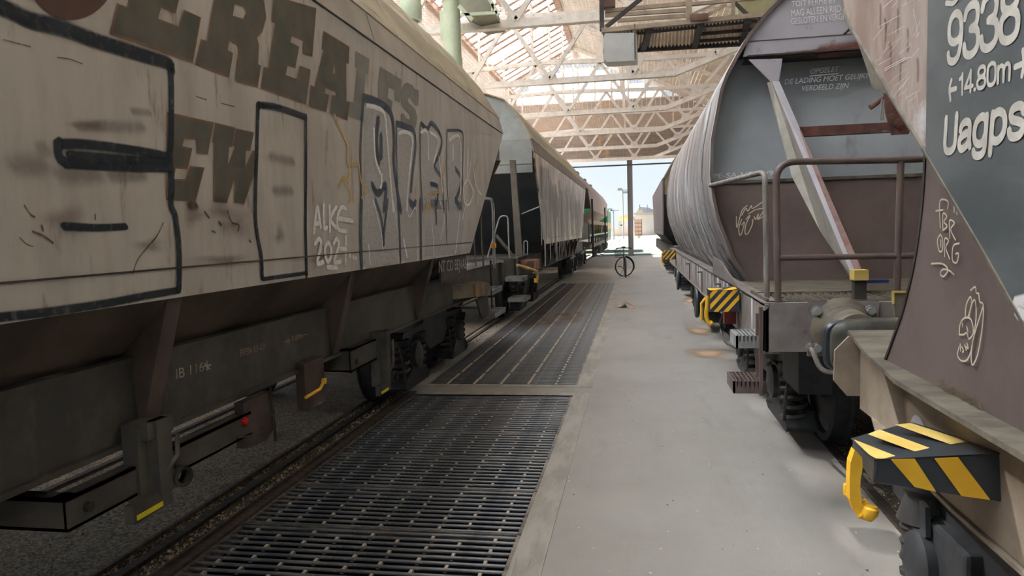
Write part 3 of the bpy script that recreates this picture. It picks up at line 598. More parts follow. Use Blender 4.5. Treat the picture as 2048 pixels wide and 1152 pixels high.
# ------------------------------------------------------------------ near right wagon
N = thing('hopper_wagon', 'wagon with slate side, white number, scratched rust panel and brown scribbled web', 'freight wagon', (XR, 0, 0))
e_ = [at(p[0], p[1], X=RS) for p in ((1688, 20), (1700, 52), (1722.6, 87), (1780, 188), (1834, 274), (1850, 301))]
ys = 1.665
def on_edge(pts, y):
    for a, b in zip(pts, pts[1:]):
        if (a.y-y)*(b.y-y) <= 0: return a.lerp(b, (y-a.y)/(b.y-a.y))
E2 = [at(p[0], p[1], X=RS) for p in ((1850, 301), (1908, 399), (1965, 495), (2048, 642))]
obj('rusty_side_panel', G().ext([Vector((RS, 2.62, 3.15)), Vector((RS, 2.44, 2.6))]+e_[:-1]+[Vector((RS, ys+.02, on_edge(e_+E2[1:], ys+.02).z)), Vector((RS, ys+.02, 3.15))], (.02, 0, 0)), RUSTY_SC, N)
obj('side_panel', G().ext([Vector((RS-.003, ys+.02, 3.15)), Vector((RS-.003, ys+.02, on_edge(e_+E2[1:], ys+.02).z))]+[p+Vector((-.003, 0, 0)) for p in E2[1:]]+[(RS-.003, 1.12, 1.45), (RS-.003, -5, 1.45), (RS-.003, -5, 3.15)], (.02, 0, 0)), PANEL_DK, N)
obj('edge_lip', G().tube([Vector((RS+.01, 2.44, 2.6))]+e_+E2[1:]+[Vector((RS, 1.12, 1.45)), Vector((RS, -5, 1.45))], .006, 6), SILLG, N)
obj('return_flange', G().ext([at(p[0], p[1], X=RS+.03) for p in ((1700, 52), (1710, 69), (1735, 142), (1744, 175), (1782, 191), (1790, 205), (1730, 90))], (.006, 0, 0)), SILLG, N)
obj('end_slope', G().ext([(RS+.03, 2.4, 3.1), (3.7, 2.4, 3.1), (3.7, 1.1, 1.45), (RS+.22, 1.1, 1.45)], (0, -.02, 0)), BROWN, N)
obj('roof', G().loft([[(XR+a, y, z) for a, z in ((-1.55, 3.15), (-1.5, 3.35), (-1.2, 3.75), (-.6, 4.1), (0, 4.2), (.6, 4.1), (1.2, 3.75), (1.55, 3.15))] for y in (-5, 2.5)]), ROOFB, N)
obj('far_side_panel', G().box(3.7, 3.72, -5, 2.4, 1.45, 3.15), PANEL_DK, N)
WX = .79
wl = [at(p[0], p[1], X=WX) for p in ((1853, 280), (1848, 380), (1841, 450), (1829, 530), (1810, 610), (1790, 670), (1770, 724))]
obj('end_web', G().ext(wl+[(WX, 1.5, 1.252), (WX, -4, 1.252), (WX, -4, 2.2), (WX, 1.2, 2.2), (WX, 1.7, 2.3)], (.015, 0, 0)), BROWN, N)
obj('web_flange', G().loft([[tuple(p+Vector((-.004, 0, 0))) for p in crv(wl, 4)], [tuple(p+Vector((.10, .012, 0))) for p in crv(wl, 4)]]), STEEL, N, solid=.01)
fl = [(.86, 3.13), (.77, 2.6), (.715, 2.15), (.715, -7), (1.06, -7), (1.06, 3.13)]
obj('sill_flange', G().ext([(x, y, 1.238) for x, y in fl], (0, 0, .014)), SILLG, N)
obj('sill', G().box(.90, .915, -7, 3.10, .93, 1.24), TAN, N)
obj('lower_flange', G().ext([(x, y, .925) for x, y in ((.94, 3.12), (.84, 2.7), (.81, 2.0), (.81, -7), (1.0, -7), (1.0, 3.12))], (0, 0, .012)), TAN, N)
oc = [P(px, py, 3.13) for px, py in ((1696, 672), (1668, 700), (1666, 760), (1692, 790), (1735, 791), (1780, 791), (1800, 672))]
obj('end_plate', G().ext(oc, (0, -.014, 0)), TAN, N)
g0 = at(1773, 752, X=.80); g1 = at(1773, 852, X=.82)
obj('sill_gusset', G().ext([(.745, 2.35, 1.236), (.89, 2.35, 1.236), (.89, 2.35, .94), (.83, 2.35, .94)], (0, -.014, 0)), TAN, N)
obj('deep_web', G().ext([(.80, 2.34, 1.236), (.80, -6, 1.236), (.82, -6, .94), (.82, 1.5, .94), (.82, 2.34, .94)], (.012, 0, 0)), TAN, N)
obj('paint_patch', G().lathe((.805, 2.22, 1.07), (-1, 0, 0), [(0, .06), (.002, .06), (.002, 0)], 24), GREYL, N)
# big striped jacking bracket with hook
tp = [(.54, 1.75), (.90, 1.75), (.92, 2.25), (.74, 2.3), (.54, 2.02)]
jt = [at(1750, 918, Y=1.75), at(2006, 905, Y=1.75), at(2000, 878, Y=1.98), at(1822, 845, Y=2.25), at(1705, 877, Y=2.02)]
jl = [at(1746, 966, Y=1.752), at(2019, 1007, Y=1.752), at(2010, 960, Y=2.0), at(1835, 900, Y=2.3), at(1704, 906, Y=2.03)]
jb = obj('jacking_bracket', G().loft([jt, jl], closed=True, caps=True), NAVY, N, bev=.005)
Yf = dict(Y=1.745)
for pl in ([(1781, 918), (1829, 917), (1873, 984), (1829, 974)], [(1868, 916), (1916, 914), (1981, 1000), (1923, 992)]):
    obj('warning_stripe', G().poly([at(p[0], p[1], **Yf) for p in pl]), YEL, jb)
zt_ = at(1750, 918, Y=1.75).z+.0015
for pl in ([(1706, 878), (1800, 915), (1795, 918), (1752, 917), (1738, 909)], [(1735, 868), (1759, 859), (1902, 911), (1860, 914)], [(1790, 849), (1822, 846), (2001, 904), (1955, 908)]):
    obj('warning_stripe', G().poly([at(p[0], p[1], Z=zt_) for p in pl]), YELP, jb)
Yh = 1.84
hk = G().ext([P(*p, Yh) for p in ((1710, 901), (1724, 915), (1725, 935), (1721, 958), (1720, 975), (1724, 1008), (1738, 1006), (1741, 1008), (1738, 1008), (1741, 1030), (1732, 1040), (1718, 1036), (1708, 1022), (1700, 1000), (1699, 965), (1701, 925))], (0, .03, 0))
obj('lifting_hook', hk, YEL, jb, bev=.006); obj('hook_tip', G().tube(crv([P(1722, 1024, Yh), P(1733, 1030, Yh), P(1741, 1024, Yh-.01), P(1743, 1012, Yh-.01)], 4), [.014]*5+[.018]*6+[.014]*2, 10), YEL, jb, smooth=True)
obj('hook_tip', G().tube([P(1705, 990, Yh+.03), P(1696, 985, Yh+.04), P(1695, 968, Yh+.04)], [.014, .013, .010], 8), YEL, jb, smooth=True)
# bogie corner under it
bo = obj('bogie', G().box(1.2, 3.0, 1.5, 1.8, .5, .75), BLACKST, N)
obj('spring', coil(G(), (.97, 2.62, .22), .058, .44, 8, .017), STEEL, bo, smooth=True); obj('spring', coil(G(), (.97, 2.05, .22), .062, .44, 5.5, .017), STEEL, bo, smooth=True)
obj('spring_cap', G().lathe((.97, 2.62, .66), (0, 0, 1), [(0, .085), (.03, .075), (.09, .055), (.12, .085), (.14, .085), (.14, 0)], 20), STEEL, bo, smooth=True)
obj('axle_box', G().box(.951, 1.15, 2.25, 2.57, .38, .70), BLACKST, bo, bev=.015); obj('axle_cover', G().lathe(at(1850, 1122, X=.95), (-1, 0, 0), [(0, .11), (.03, .11), (.045, .09), (.05, .05), (.05, 0)], 28), BLACKST, bo, smooth=True)
obj('hanger_plate', G().ext([at(1838, 1000, X=.93), at(1850, 1015, X=.93), at(1852, 1075, X=.93), at(1840, 1075, X=.93)], (.015, 0, 0)), BLACKST, bo); c_ = at(1826, 1036, X=.93)
obj('hanger_bolt', G().lathe(c_+Vector((.05, 0, 0)), (-1, 0, 0), [(0, .022), (.05, .022), (.05, .014), (.07, .014), (.07, 0)], 12), GALV, bo)
obj('side_frame', G().ext([(1.0, 3.0, .62), (1.0, 3.05, .74), (1.0, 2.3, .86), (1.0, .4, .86), (1.0, .4, .55), (1.0, 2.0, .55)], (.12, 0, 0)), BLACKST, bo, bev=.01)
wheelset(bo, XR, 2.3)
obj('buffer', G().cyl((XR-1.05, 3.12, 1.12), (XR-1.05, 3.42, 1.12), .09), STEEL, N); 
ring = []
for k in range(32):
    a = 2*pi*k/32; ca, sa = cos(a), sin(a); ring.append((XR-1.035+.26*abs(ca)**.5*(1 if ca > 0 else -1), 1.125+.135*abs(sa)**.5*(1 if sa > 0 else -1)))
obj('buffer_head', G().loft([[(XR-1.035+(a-XR+1.035)*q, yy, 1.125+(z-1.125)*q) for a, z in ring] for q, yy in ((.01, 3.40), (.55, 3.40), (.9, 3.42), (1, 3.44), (1, 3.475), (.9, 3.48), (.01, 3.48))], closed=True), mat('greasy_buffer', lin(92, 90, 78), lin(58, 58, 54), .4, .2, (5, 5, 5)), N, smooth=True)
# writing on it
Xs = dict(X=RS-.0036)
GL = {'9': (.8, [[(.72, .66), (.64, .46), (.4, .40), (.16, .48), (.08, .68), (.16, .90), (.4, 1), (.64, .90), (.72, .66), (.70, .34), (.58, .08), (.36, .0), (.14, .06), (.08, .2)]]),
 '3': (.8, [[(.08, .80), (.16, .94), (.38, 1), (.62, .94), (.68, .76), (.60, .58), (.36, .53)], [(.36, .53), (.64, .46), (.72, .27), (.64, .08), (.38, 0), (.14, .07), (.07, .24)]]),
 '8': (.8, [[(.4, .53), (.18, .60), (.12, .77), (.20, .94), (.4, 1), (.6, .94), (.68, .77), (.62, .60), (.4, .53), (.14, .44), (.07, .26), (.15, .07), (.4, 0), (.65, .07), (.73, .26), (.66, .44), (.4, .53)]]),
 '1': (.5, [[(.30, 0), (.30, .5), (.30, 1)], [(.30, .97), (.2, .84), (.05, .78)]]), '4': (.8, [[(.55, 0), (.55, .5), (.55, 1)], [(.55, .97), (.3, .6), (.05, .25)], [(.05, .25), (.4, .25), (.75, .25)]]),
 '.': (.3, [[(.1, .03), (.16, .03)]]), '0': (.8, [[(.4, 1), (.14, .88), (.08, .5), (.14, .12), (.4, 0), (.66, .12), (.72, .5), (.66, .88), (.4, 1)]]),
 'm': (1.15, [[(.1, 0), (.1, .4), (.1, .72)], [(.1, .52), (.2, .68), (.36, .72), (.5, .62), (.53, .4), (.53, 0)], [(.53, .5), (.64, .68), (.8, .72), (.93, .62), (.96, .4), (.96, 0)]]),
 'U': (.9, [[(.1, 1), (.1, .6), (.1, .3), (.18, .08), (.42, 0), (.66, .08), (.74, .3), (.74, .6), (.74, 1)]]),
 'a': (.8, [[(.1, .54), (.18, .67), (.38, .73), (.58, .66), (.62, .5), (.62, .2), (.68, .01)], [(.62, .42), (.3, .38), (.1, .28), (.08, .12), (.2, .0), (.4, .02), (.58, .14), (.62, .28)]]),
 'g': (.85, [[(.66, .72), (.66, .3), (.65, -.1), (.56, -.25), (.36, -.29), (.16, -.24), (.1, -.14)], [(.66, .55), (.56, .69), (.38, .73), (.16, .62), (.08, .37), (.16, .12), (.38, .02), (.56, .08), (.66, .24)]]),
 'p': (.85, [[(.1, .73), (.1, .2), (.1, -.29)], [(.1, .55), (.2, .69), (.4, .73), (.62, .62), (.70, .37), (.62, .12), (.4, .0), (.2, .05), (.1, .2)]]),
 's': (.75, [[(.60, .56), (.52, .69), (.34, .73), (.14, .68), (.09, .54), (.18, .43), (.44, .35), (.61, .26), (.61, .12), (.5, .02), (.32, 0), (.14, .05), (.07, .18)]])}
def strokes(txt, bl, br, tl, wd, plane):
    A, Bq, T = at(*bl, **plane), at(*br, **plane), at(*tl, **plane); tot = sum(GL[c][0] for c in txt); x = 0; out = []
    for c in txt:
        w_, ps_ = GL[c]
        for p in ps_: out.append(([A+(Bq-A)*((x+px)/tot)+(T-A)*py for px, py in p], wd))
        x += w_
    return out
g = ribbons(strokes('9338', (1894, 128), (2040, 72), (1896, 35), .0155, Xs)+strokes('14.80m', (1918, 190), (2025, 157), (1919, 150), .0076, Xs)+strokes('Uagps', (1886, 306), (2052, 269), (1890, 238), .0152, Xs)+[([(1893, 6), (1908, 6), (1916, -4)], .010)], Xs, .02); g.uv = None
obj('lettering', g, WHITE, N)
g = ribbons([([(1903, 160), (1899, 178), (1901, 200)], .009), ([(1899, 181), (1912, 177)], .010), ([(2030, 134), (2062, 120)], .010), ([(2046, 100), (2048, 126), (2044, 152)], .009)], Xs, .01); g.uv = [(0, 1)]*len(g.v)
obj('dimension_mark', g, WHITE, N)
g = ribbons([([(2030, 607), (2060, 600)], .03), ([(2036, 625), (2060, 640)], .03)], Xs, .02); obj('paint_remnant', g, SP_WHT, N)
rs_ = random.Random(3); sc_ = []
for _ in range(46):
    px, py = rs_.uniform(1745, 1838), rs_.uniform(-10, 210); L2_ = rs_.uniform(12, 60); a_ = rs_.choice([-.9, -.7, -.5, 1.4, -1.2]); q_ = [(px, py), (px+L2_*.5*cos(a_)+rs_.uniform(-2, 2), py+L2_*.5*sin(a_)), (px+L2_*cos(a_), py+L2_*sin(a_))]
    if all(x < 1845 and (y < 52+(x-1700)*1.72) for x, y in q_): sc_.append((q_, rs_.uniform(.0008, .0022)))
obj('scratches', ribbons(sc_, dict(X=RS-.0016), .003), SP_SIL, N)
st_ = [([(x, y), (x+1, y+18), (x, y+40)], .02) for x, y in ((1770, 40), (1795, 20), (1815, 60), (1800, 120), (1835, 120), (1780, 90), (1760, 10))]
obj('rust_stain', ribbons(st_, dict(X=RS-.0012), .02), spray('rust_haze', lin(104, 78, 62), .38, .95), N)
cw = lambda pts: [(1780+x/2.88, 360+y/2.88) for x, y in pts]; Xw = dict(X=WX-.005)
g = ribbons([cw(p) for p in ([(290, 275), (287, 125), (333, 122), (331, 165)], [(264, 178), (305, 172)], [(368, 125), (370, 185)], [(386, 150), (386, 198)], [(305, 290), (305, 195), (328, 210), (310, 240), (330, 265), (305, 290)], [(345, 335), (343, 235), (372, 248), (350, 285), (378, 345)], [(290, 312), (273, 350), (285, 410), (303, 400), (303, 340), (290, 312)], [(293, 345), (293, 385)], [(315, 440), (315, 340), (338, 350), (322, 390), (345, 455)], [(400, 365), (365, 380), (360, 460), (385, 475), (396, 425), (378, 425)], [(238, 482), (300, 482), (335, 515), (310, 555), (290, 540), (305, 515), (340, 520), (370, 545)], [(464, 636), (492, 616), (498, 650), (512, 655), (518, 700), (538, 720), (535, 830), (510, 990), (482, 1062), (470, 1040), (478, 930), (536, 735)], [(400, 890), (405, 830), (430, 795), (465, 800), (480, 850), (478, 890), (455, 915), (445, 880), (425, 890), (400, 890)], [(435, 790), (440, 720), (465, 672), (470, 720), (450, 790)], [(455, 790), (470, 720), (490, 692), (498, 780), (485, 890)], [(400, 960), (390, 1010), (415, 1042), (450, 1030), (475, 960)], [(405, 945), (408, 985)], [(415, 960), (425, 985), (418, 990)], [(432, 950), (440, 980)], [(445, 940), (452, 970), (440, 960)], [(418, 825), (420, 845)], [(443, 845), (450, 870)])], Xw, .0065)
obj('scribble', g, CHALK, N)
g = G(); g.uv = []
for k in range(26): blob(1885+k*3.0+random.uniform(-8, 8), 772+k*1.9+random.uniform(-10, 6), 11, 8, Xw, g)
obj('moss', g, SP_MOSS, N)
# ------------------------------------------------------------------ left wagon: writing, graffiti, underframe
XP = LS+.0035; PL = dict(X=XP); 
k1 = lambda pts: [(x/2.88, y/2.88) for x, y in pts]
k2 = lambda pts: [(x/2.88, 380+y/2.88) for x, y in pts]
k4 = lambda pts: [(550+x/4.2667, 150+y/4.2667) for x, y in pts]
k5 = lambda pts: [(550+x/4.431, 400+y/4.431) for x, y in pts]
k6 = lambda pts: [(600+x/6.777, y/6.777) for x, y in pts]
letE = k1([(640, 190), (680, 25), (735, 45), (760, -95), (1170, 0), (1150, -60), (1120, -110), (1035, -60), (1010, 70), (925, 38), (910, 112), (1030, 158), (1062, 62), (1155, 100), (1110, 355)])
letE = k1([(640, 190), (680, 25), (735, 45), (760, -95), (1045, -60), (1010, 70), (925, 38), (910, 112), (1030, 158), (1062, 62), (1155, 100), (1110, 355)])
letR = k1([(1130, 370), (1160, 230), (1195, 240), (1245, -60), (1490, -50), (1520, 10), (1532, 100), (1510, 180), (1480, 215), (1490, 260), (1485, 370), (1502, 378), (1483, 500), (1355, 458), (1365, 400), (1380, 290), (1370, 255), (1318, 232), (1310, 290), (1340, 305), (1318, 440)])
holeR = k1([(1350, 22), (1405, 35), (1420, 72), (1402, 112), (1340, 92)])
letE2 = k1([(1505, 505), (1522, 388), (1548, 395), (1585, 135), (1565, 125), (1580, -20), (1822, 50), (1798, 325), (1745, 305), (1750, 235), (1680, 205), (1672, 245), (1722, 270), (1700, 390), (1655, 375), (1645, 435), (1710, 460), (1730, 382), (1787, 402), (1762, 598)])
letA = [(618, 211), (621.5, 171), (630, 174), (647.6, 101), (644, 98), (647.6, 63), (698.9, 94.4), (697, 127), (692, 126), (692.5, 202), (700, 204), (694, 240), (660, 226), (664, 190.5), (671, 193), (671, 183), (651, 174.6), (649, 187), (658, 190), (652, 223)]
holeA = [(669.4, 122.5), (670.8, 147.6), (665, 147)]
letL = [(711.4, 101.8), (738.7, 118), (736.5, 149), (731, 147.6), (727, 205), (733, 207), (735, 190), (746, 196), (743, 250), (697, 232), (700, 203), (708, 205), (714, 136.5), (710.4, 133.5)]
letE3 = [(760, 133), (803, 159.5), (799.6, 205), (789, 201), (788.6, 180.5), (777.5, 174.6), (775, 196), (785, 202), (783, 222), (774, 218), (773, 240), (755, 232), (757, 165)]
letS = k4([(1075, 250), (1075, 130), (1100, 80), (1130, 65), (1170, 85), (1195, 120), (1228, 130), (1225, 265), (1195, 262), (1170, 230), (1150, 195), (1135, 205), (1140, 235), (1195, 290), (1215, 360), (1205, 430), (1180, 480), (1130, 460), (1078, 420), (1076, 330), (1100, 330), (1120, 370), (1150, 380), (1150, 340), (1110, 300)])
lowE = k1([(965, 650), (1230, 710), (1195, 885), (1135, 878), (1132, 800), (1060, 795), (1048, 845), (1105, 855), (1078, 972), (1010, 965), (1000, 1035), (1070, 1038), (1095, 960), (1175, 965), (1125, 1158), (960, 1150)])
lowW = k1([(1240, 712), (1352, 740), (1335, 842), (1318, 845), (1312, 955), (1355, 850), (1342, 840), (1358, 745), (1462, 765), (1440, 865), (1415, 865), (1410, 978), (1455, 870), (1468, 872), (1468, 985), (1405, 1172), (1350, 1165), (1356, 1010), (1305, 1165), (1233, 1158), (1235, 825), (1225, 820)])
import itertools
def outlined(name, pl, holes, M):
    o = obj(name, fillpoly([pl], PL, {0: holes} if holes else None), M, L1)
    loop = pl+[pl[0], pl[1]]
    g = ribbons([(loop, .009)]+[(h+[h[0]], .007) for h in holes], dict(X=XP+.0006), .016, smooth=False); g.uv = None
    obj('outline', g, OUTL, o)
outlined('letter', letE, [], OLIVE); outlined('letter', letR, [holeR], OLIVE); outlined('letter', letE2, [], OLIVE); outlined('letter', letA, [holeA], OLIVE)
for pl in (letL, letE3, letS): obj('letter', fillpoly([pl], PL), OLIVE2, L1)
outlined('letter', lowE, [], OLIVE); outlined('letter', lowW, [], OLIVE)
dc = [(142+95*cos(a), -72+112*sin(a)) for a in [2*pi*k/40 for k in range(40)]]
obj('painted_disc', fillpoly([dc], PL), BRNDISC, L1)
def pt(name, strokes, w_, M, off=.003, sm=True):
    kk = {'spray_black': 1.75, 'spray_slate': 1.5, 'spray_white': 2.1, 'spray_yellow': 1.5, 'spray_silver': 1.3}.get(M.name, 1)
    strokes = [(p, w2*kk) for p, w2 in strokes]
    return obj(name, ribbons(strokes, dict(X=XP+off*.35), w_, sm), M, L1)
pt('smudge', [(k1(p), w_) for p, w_ in (([(90, 950), (240, 950)], .12), ([(230, 850), (260, 860)], .08), ([(350, 1010), (560, 1010)], .10), ([(640, 1010), (820, 1010)], .09), ([(450, 730), (820, 730)], .07), ([(1560, 900), (1690, 930)], .08), ([(1580, 1100), (1680, 1100)], .09), ([(760, 640), (860, 650)], .05))], .08, SP_SMU, .002)
pt('graffiti', [(k1(p), w_) for p, w_ in (
    ([(-20, 30), (60, 60), (170, 115), (340, 155), (560, 235), (830, 320), (960, 360), (990, 390)], .040),
    ([(980, 370), (988, 520), (985, 800), (978, 900), (990, 1060), (985, 1180), (1010, 1250), (1030, 1420), (1032, 1560), (1030, 1665)], .026),
    ([(1030, 1672), (860, 1700), (600, 1750), (300, 1795), (-20, 1830)], .022),
    ([(340, 830), (500, 832), (800, 870), (980, 905)], .026), ([(335, 815), (340, 900), (380, 935)], .026), ([(370, 940), (600, 955), (820, 965), (985, 968)], .026),
    ([(400, 895), (800, 925), (960, 935)], .026), ([(365, 1303), (560, 1312), (725, 1305)], .020))], .03, SP_BLK)
pt('graffiti', [(k1(p), w_) for p, w_ in (([(1490, 605), (1600, 620), (1760, 675)], .028), ([(1487, 600), (1478, 900), (1470, 1200), (1480, 1340), (1505, 1480), (1510, 1600)], .024), ([(1762, 670), (1762, 1000), (1760, 1300), (1766, 1590)], .024), ([(1515, 1608), (1640, 1590), (1768, 1572)], .016))], .02, SP_BLK)
pt('graffiti', [(k4(p), .020) for p in ([(510, 340), (560, 470), (612, 570), (625, 620), (618, 740), (650, 768), (715, 762), (720, 820), (740, 920), (775, 965), (740, 1050)], [(775, 965), (790, 1000)], [(640, 770), (632, 900), (580, 880), (540, 960)], [(595, 905), (655, 1030), (630, 1085)], [(655, 1030), (672, 1080)])]+
   [(k4(p), .022) for p in ([(1455, 740), (1440, 820), (1390, 960), (1400, 1000), (1320, 1020), (1290, 1150)], [(1730, 720), (1690, 860), (1720, 960), (1710, 1100)])]+[(k5(p), .03) for p in ([(1330, 100), (1360, 50), (1400, 100)],)], .02, SP_YEL, .005)
pt('graffiti', [(k5(p), .020) for p in ([(347, 290), (360, 150), (378, 60), (392, 150), (408, 245)], [(350, 215), (400, 200)], [(432, 40), (434, 240), (462, 240)], [(484, 50), (487, 280)], [(545, 60), (492, 165), (540, 245)], [(630, 75), (590, 65), (560, 130), (552, 220), (570, 265), (635, 275)], [(552, 160), (690, 185)],
    [(355, 390), (385, 345), (408, 370), (398, 450), (375, 560), (430, 548)], [(470, 375), (445, 420), (448, 500), (470, 545), (495, 500), (495, 420), (470, 375)], [(520, 385), (545, 345), (565, 380), (550, 460), (525, 550), (580, 545)], [(628, 325), (625, 560)], [(575, 432), (632, 432)], [(664, 488), (668, 498)], [(694, 502), (698, 512)], [(716, 510), (718, 526)], [(465, 595), (555, 600)])], .02, SP_WHT, .005)
# silver throw-up: fill, slate outline, white highlights
g = fillpoly([k4([(760, 260), (960, 290), (1010, 700), (1060, 1150), (760, 1150)]), k4([(1045, 470), (1180, 480), (1150, 1150), (1050, 1150)]), k4([(1240, 480), (1400, 500), (1440, 1150), (1250, 1150)]), k4([(1475, 540), (1590, 530), (1600, 1150), (1480, 1150)]),
              k5([(770, 0), (1070, 0), (1110, 540), (775, 590)]), k5([(1120, 0), (1250, 60), (1270, 530), (1120, 540)]), k5([(1330, 0), (1700, 0), (1640, 480), (1330, 500)])], dict(X=XP+.0008), uv1=True)
obj('graffiti', g, spray('spray_dull_silver', lin(222, 220, 218), .5, .6), L1)
pt('graffiti', [(k4(p), w_) for p, w_ in (([(755, 190), (740, 420), (730, 700), (738, 1160)], .030), ([(760, 195), (860, 225), (950, 280), (1000, 360), (1020, 560), (1015, 760), (1045, 1000), (1075, 1160)], .055), ([(880, 380), (865, 560), (885, 760)], .06), ([(905, 520), (905, 700)], .06),
    ([(1038, 410), (1040, 700), (1050, 1150)], .022), ([(1040, 415), (1110, 440), (1185, 480), (1200, 620), (1178, 800), (1160, 990)], .045), ([(1240, 415), (1242, 800), (1262, 1160)], .025), ([(1250, 415), (1300, 460), (1335, 410), (1390, 470), (1425, 560), (1400, 680), (1360, 780), (1425, 900), (1440, 1160)], .04),
    ([(1470, 470), (1465, 800), (1482, 1160)], .02), ([(1475, 472), (1595, 485), (1605, 620), (1592, 1160)], .025), ([(830, 940), (880, 1010), (945, 940), (930, 1150)], .05), ([(1200, 1080), (1180, 1150)], .05), ([(1330, 930), (1390, 960), (1380, 1100)], .04), ([(1540, 800), (1590, 900), (1540, 1080)], .05))], .03, SP_BLU, .004)
pt('graffiti', [(k5(p), w_) for p, w_ in (([(765, -5), (760, 300), (768, 600)], .045), ([(890, 0), (945, 180), (965, 390)], .035), ([(1000, 0), (975, 200), (962, 390)], .035), ([(1090, 0), (1105, 300), (1112, 545)], .04), ([(1290, 0), (1295, 520)], .055), ([(1195, 20), (1230, 60)], .06), ([(1420, 0), (1430, 200)], .05), ([(1515, 0), (1525, 490)], .02), ([(1600, 0), (1640, 60)], .06))], .03, SP_BLU, .004)
pt('graffiti', [(k4(p), w_) for p, w_ in (([(785, 262), (870, 280), (935, 335), (955, 520), (975, 760), (1010, 1160)], .022), ([(845, 460), (855, 700), (900, 840)], .020), ([(912, 850), (910, 930), (900, 960)], .018), ([(1058, 500), (1105, 485), (1170, 530), (1162, 700), (1140, 900), (1125, 1150)], .022), ([(1245, 490), (1300, 488), (1312, 720)], .022), ([(1325, 488), (1392, 555), (1355, 745)], .022), ([(1400, 700), (1432, 1000)], .02),
    ([(1485, 555), (1580, 545), (1585, 1010)], .024), ([(1520, 600), (1520, 720)], .03), ([(1640, 640), (1640, 860), (1650, 900)], .024), ([(1665, 640), (1670, 740), (1645, 880), (1610, 950), (1620, 1090), (1660, 1100), (1690, 1000), (1655, 900)], .02), ([(1690, 790), (1720, 960), (1760, 1020)], .018))], .02, SP_WHT, .006)
pt('graffiti', [(k5(p), w_) for p, w_ in (([(870, 0), (915, 170), (945, 310), (955, 430)], .022), ([(1048, 0), (1082, 250), (1100, 545)], .02), ([(1165, 0), (1190, 150), (1250, 70), (1262, 300), (1262, 530)], .022), ([(1140, 350), (1170, 500)], .05), ([(1370, 0), (1400, 300), (1410, 500)], .03), ([(1460, 0), (1500, 150), (1470, 350)], .04), ([(1520, 400), (1525, 500)], .02), ([(1640, 100), (1620, 300), (1600, 470)], .05), ([(1700, 0), (1660, 180)], .04), ([(830, 400), (845, 580)], .02))], .02, SP_SIL, .005)
# rust nicks in the cream paint
pt('rust_stain', [(k2(p), w_) for p, w_ in (([(140, 90), (175, 140), (200, 155)], .010), ([(190, 240), (250, 265), (305, 305)], .014), ([(115, 275), (150, 310), (190, 325)], .007), ([(548, 140), (548, 170)], .010), ([(1180, 125), (1205, 160)], .016), ([(1310, 120), (1335, 185), (1375, 200), (1370, 235)], .014), ([(1260, 185), (1275, 200)], .016), ([(1220, 235), (1240, 245)], .012), ([(1435, 290), (1445, 300)], .014), ([(940, 190), (900, 270), (800, 390), (765, 480)], .010), ([(240, 205), (248, 235)], .012), ([(1130, 90), (1090, 90)], .05))], .01, SP_RUST, .0045)
pt('rust_stain', [(k1(p), w_) for p, w_ in (([(1130, 555), (1190, 575)], .008), ([(1275, 595), (1350, 615)], .008), ([(20, 228), (175, 268)], .006), ([(330, 330), (400, 340), (475, 368)], .006))], .01, SP_RUST, .0045)
g = G(); g.uv = []
for cx_, cy_, rx_, ry_ in ((470, 450, 50, 40), (440, 420, 40, 30), (385, 430, 26, 34), (300, 490, 40, 20), (560, 470, 14, 30), (130, 440, 60, 40), (640, 520, 30, 14), (450, 520, 60, 16), (180, 250, 60, 14)): blob(cx_, cy_, rx_, ry_, dict(X=XP+.0009), g)
obj('rust_haze', g, spray('rust_haze', lin(104, 78, 62), .38, .95), L1)
# panel joints in the band and side
g = G()
for px, py, a in ((747, 39, 88), (908, 158, 195)):
    p = at(px, py, X=LS+.01); g.ext([(LS+.009, p.y-.004, 3.12), (LS+.009, p.y+.004, 3.12), (LS-.047, p.y+.004, 3.33), (LS-.047, p.y-.004, 3.33)], (.001, 0, 0))
obj('panel_joint', g, STEEL, L1)
obj('gutter_line', G().box(LS, LS+.010, -6, 10.2, 3.105, 3.114), STEEL, L1)
# sill writing
XSL = XL+1.25+.013
ps = dict(X=XSL)
g = textmesh('IB 116', (353, 758), (408, 742), (352, 737), ps); g2 = ribbons([([(414, 722), (414, 740)], .008), ([(405, 733), (421, 730)], .008), ([(408, 726), (419, 738)], .008)], ps, .008); i = len(g.v); g.v += g2.v; g.f += [tuple(i+k for k in f) for f in g2.f]
obj('lettering', g, DIMLET, L1); g = textmesh('FREIN KE-GP', (481, 713), (531, 698), (480, 699), ps); textmesh('3.80m', (583, 683), (606, 675), (583, 672), ps, g=g)
g2 = ribbons([([(568, 684), (579, 681)], .007), ([(575, 678), (580, 681), (576, 686)], .007), ([(608, 670), (616, 668)], .006)], ps, .007); i = len(g.v); g.v += g2.v; g.f += [tuple(i+k for k in f) for f in g2.f]
obj('lettering', g, TANLET, L1)
obj('lettering', textmesh('NT CO BEJVALA', (878, 545), (938, 536), (878, 521), dict(X=LS-.04)), GLET, L1); obj('lower_band', G().box(LS-.07, LS-.05, 6.9, 8.0, 1.22, 1.45), W1LOW, L1)
obj('data_plate', G().box(XSL-.002, XSL+.003, 7.0, 7.5, .98, 1.08), SILL1, L1)
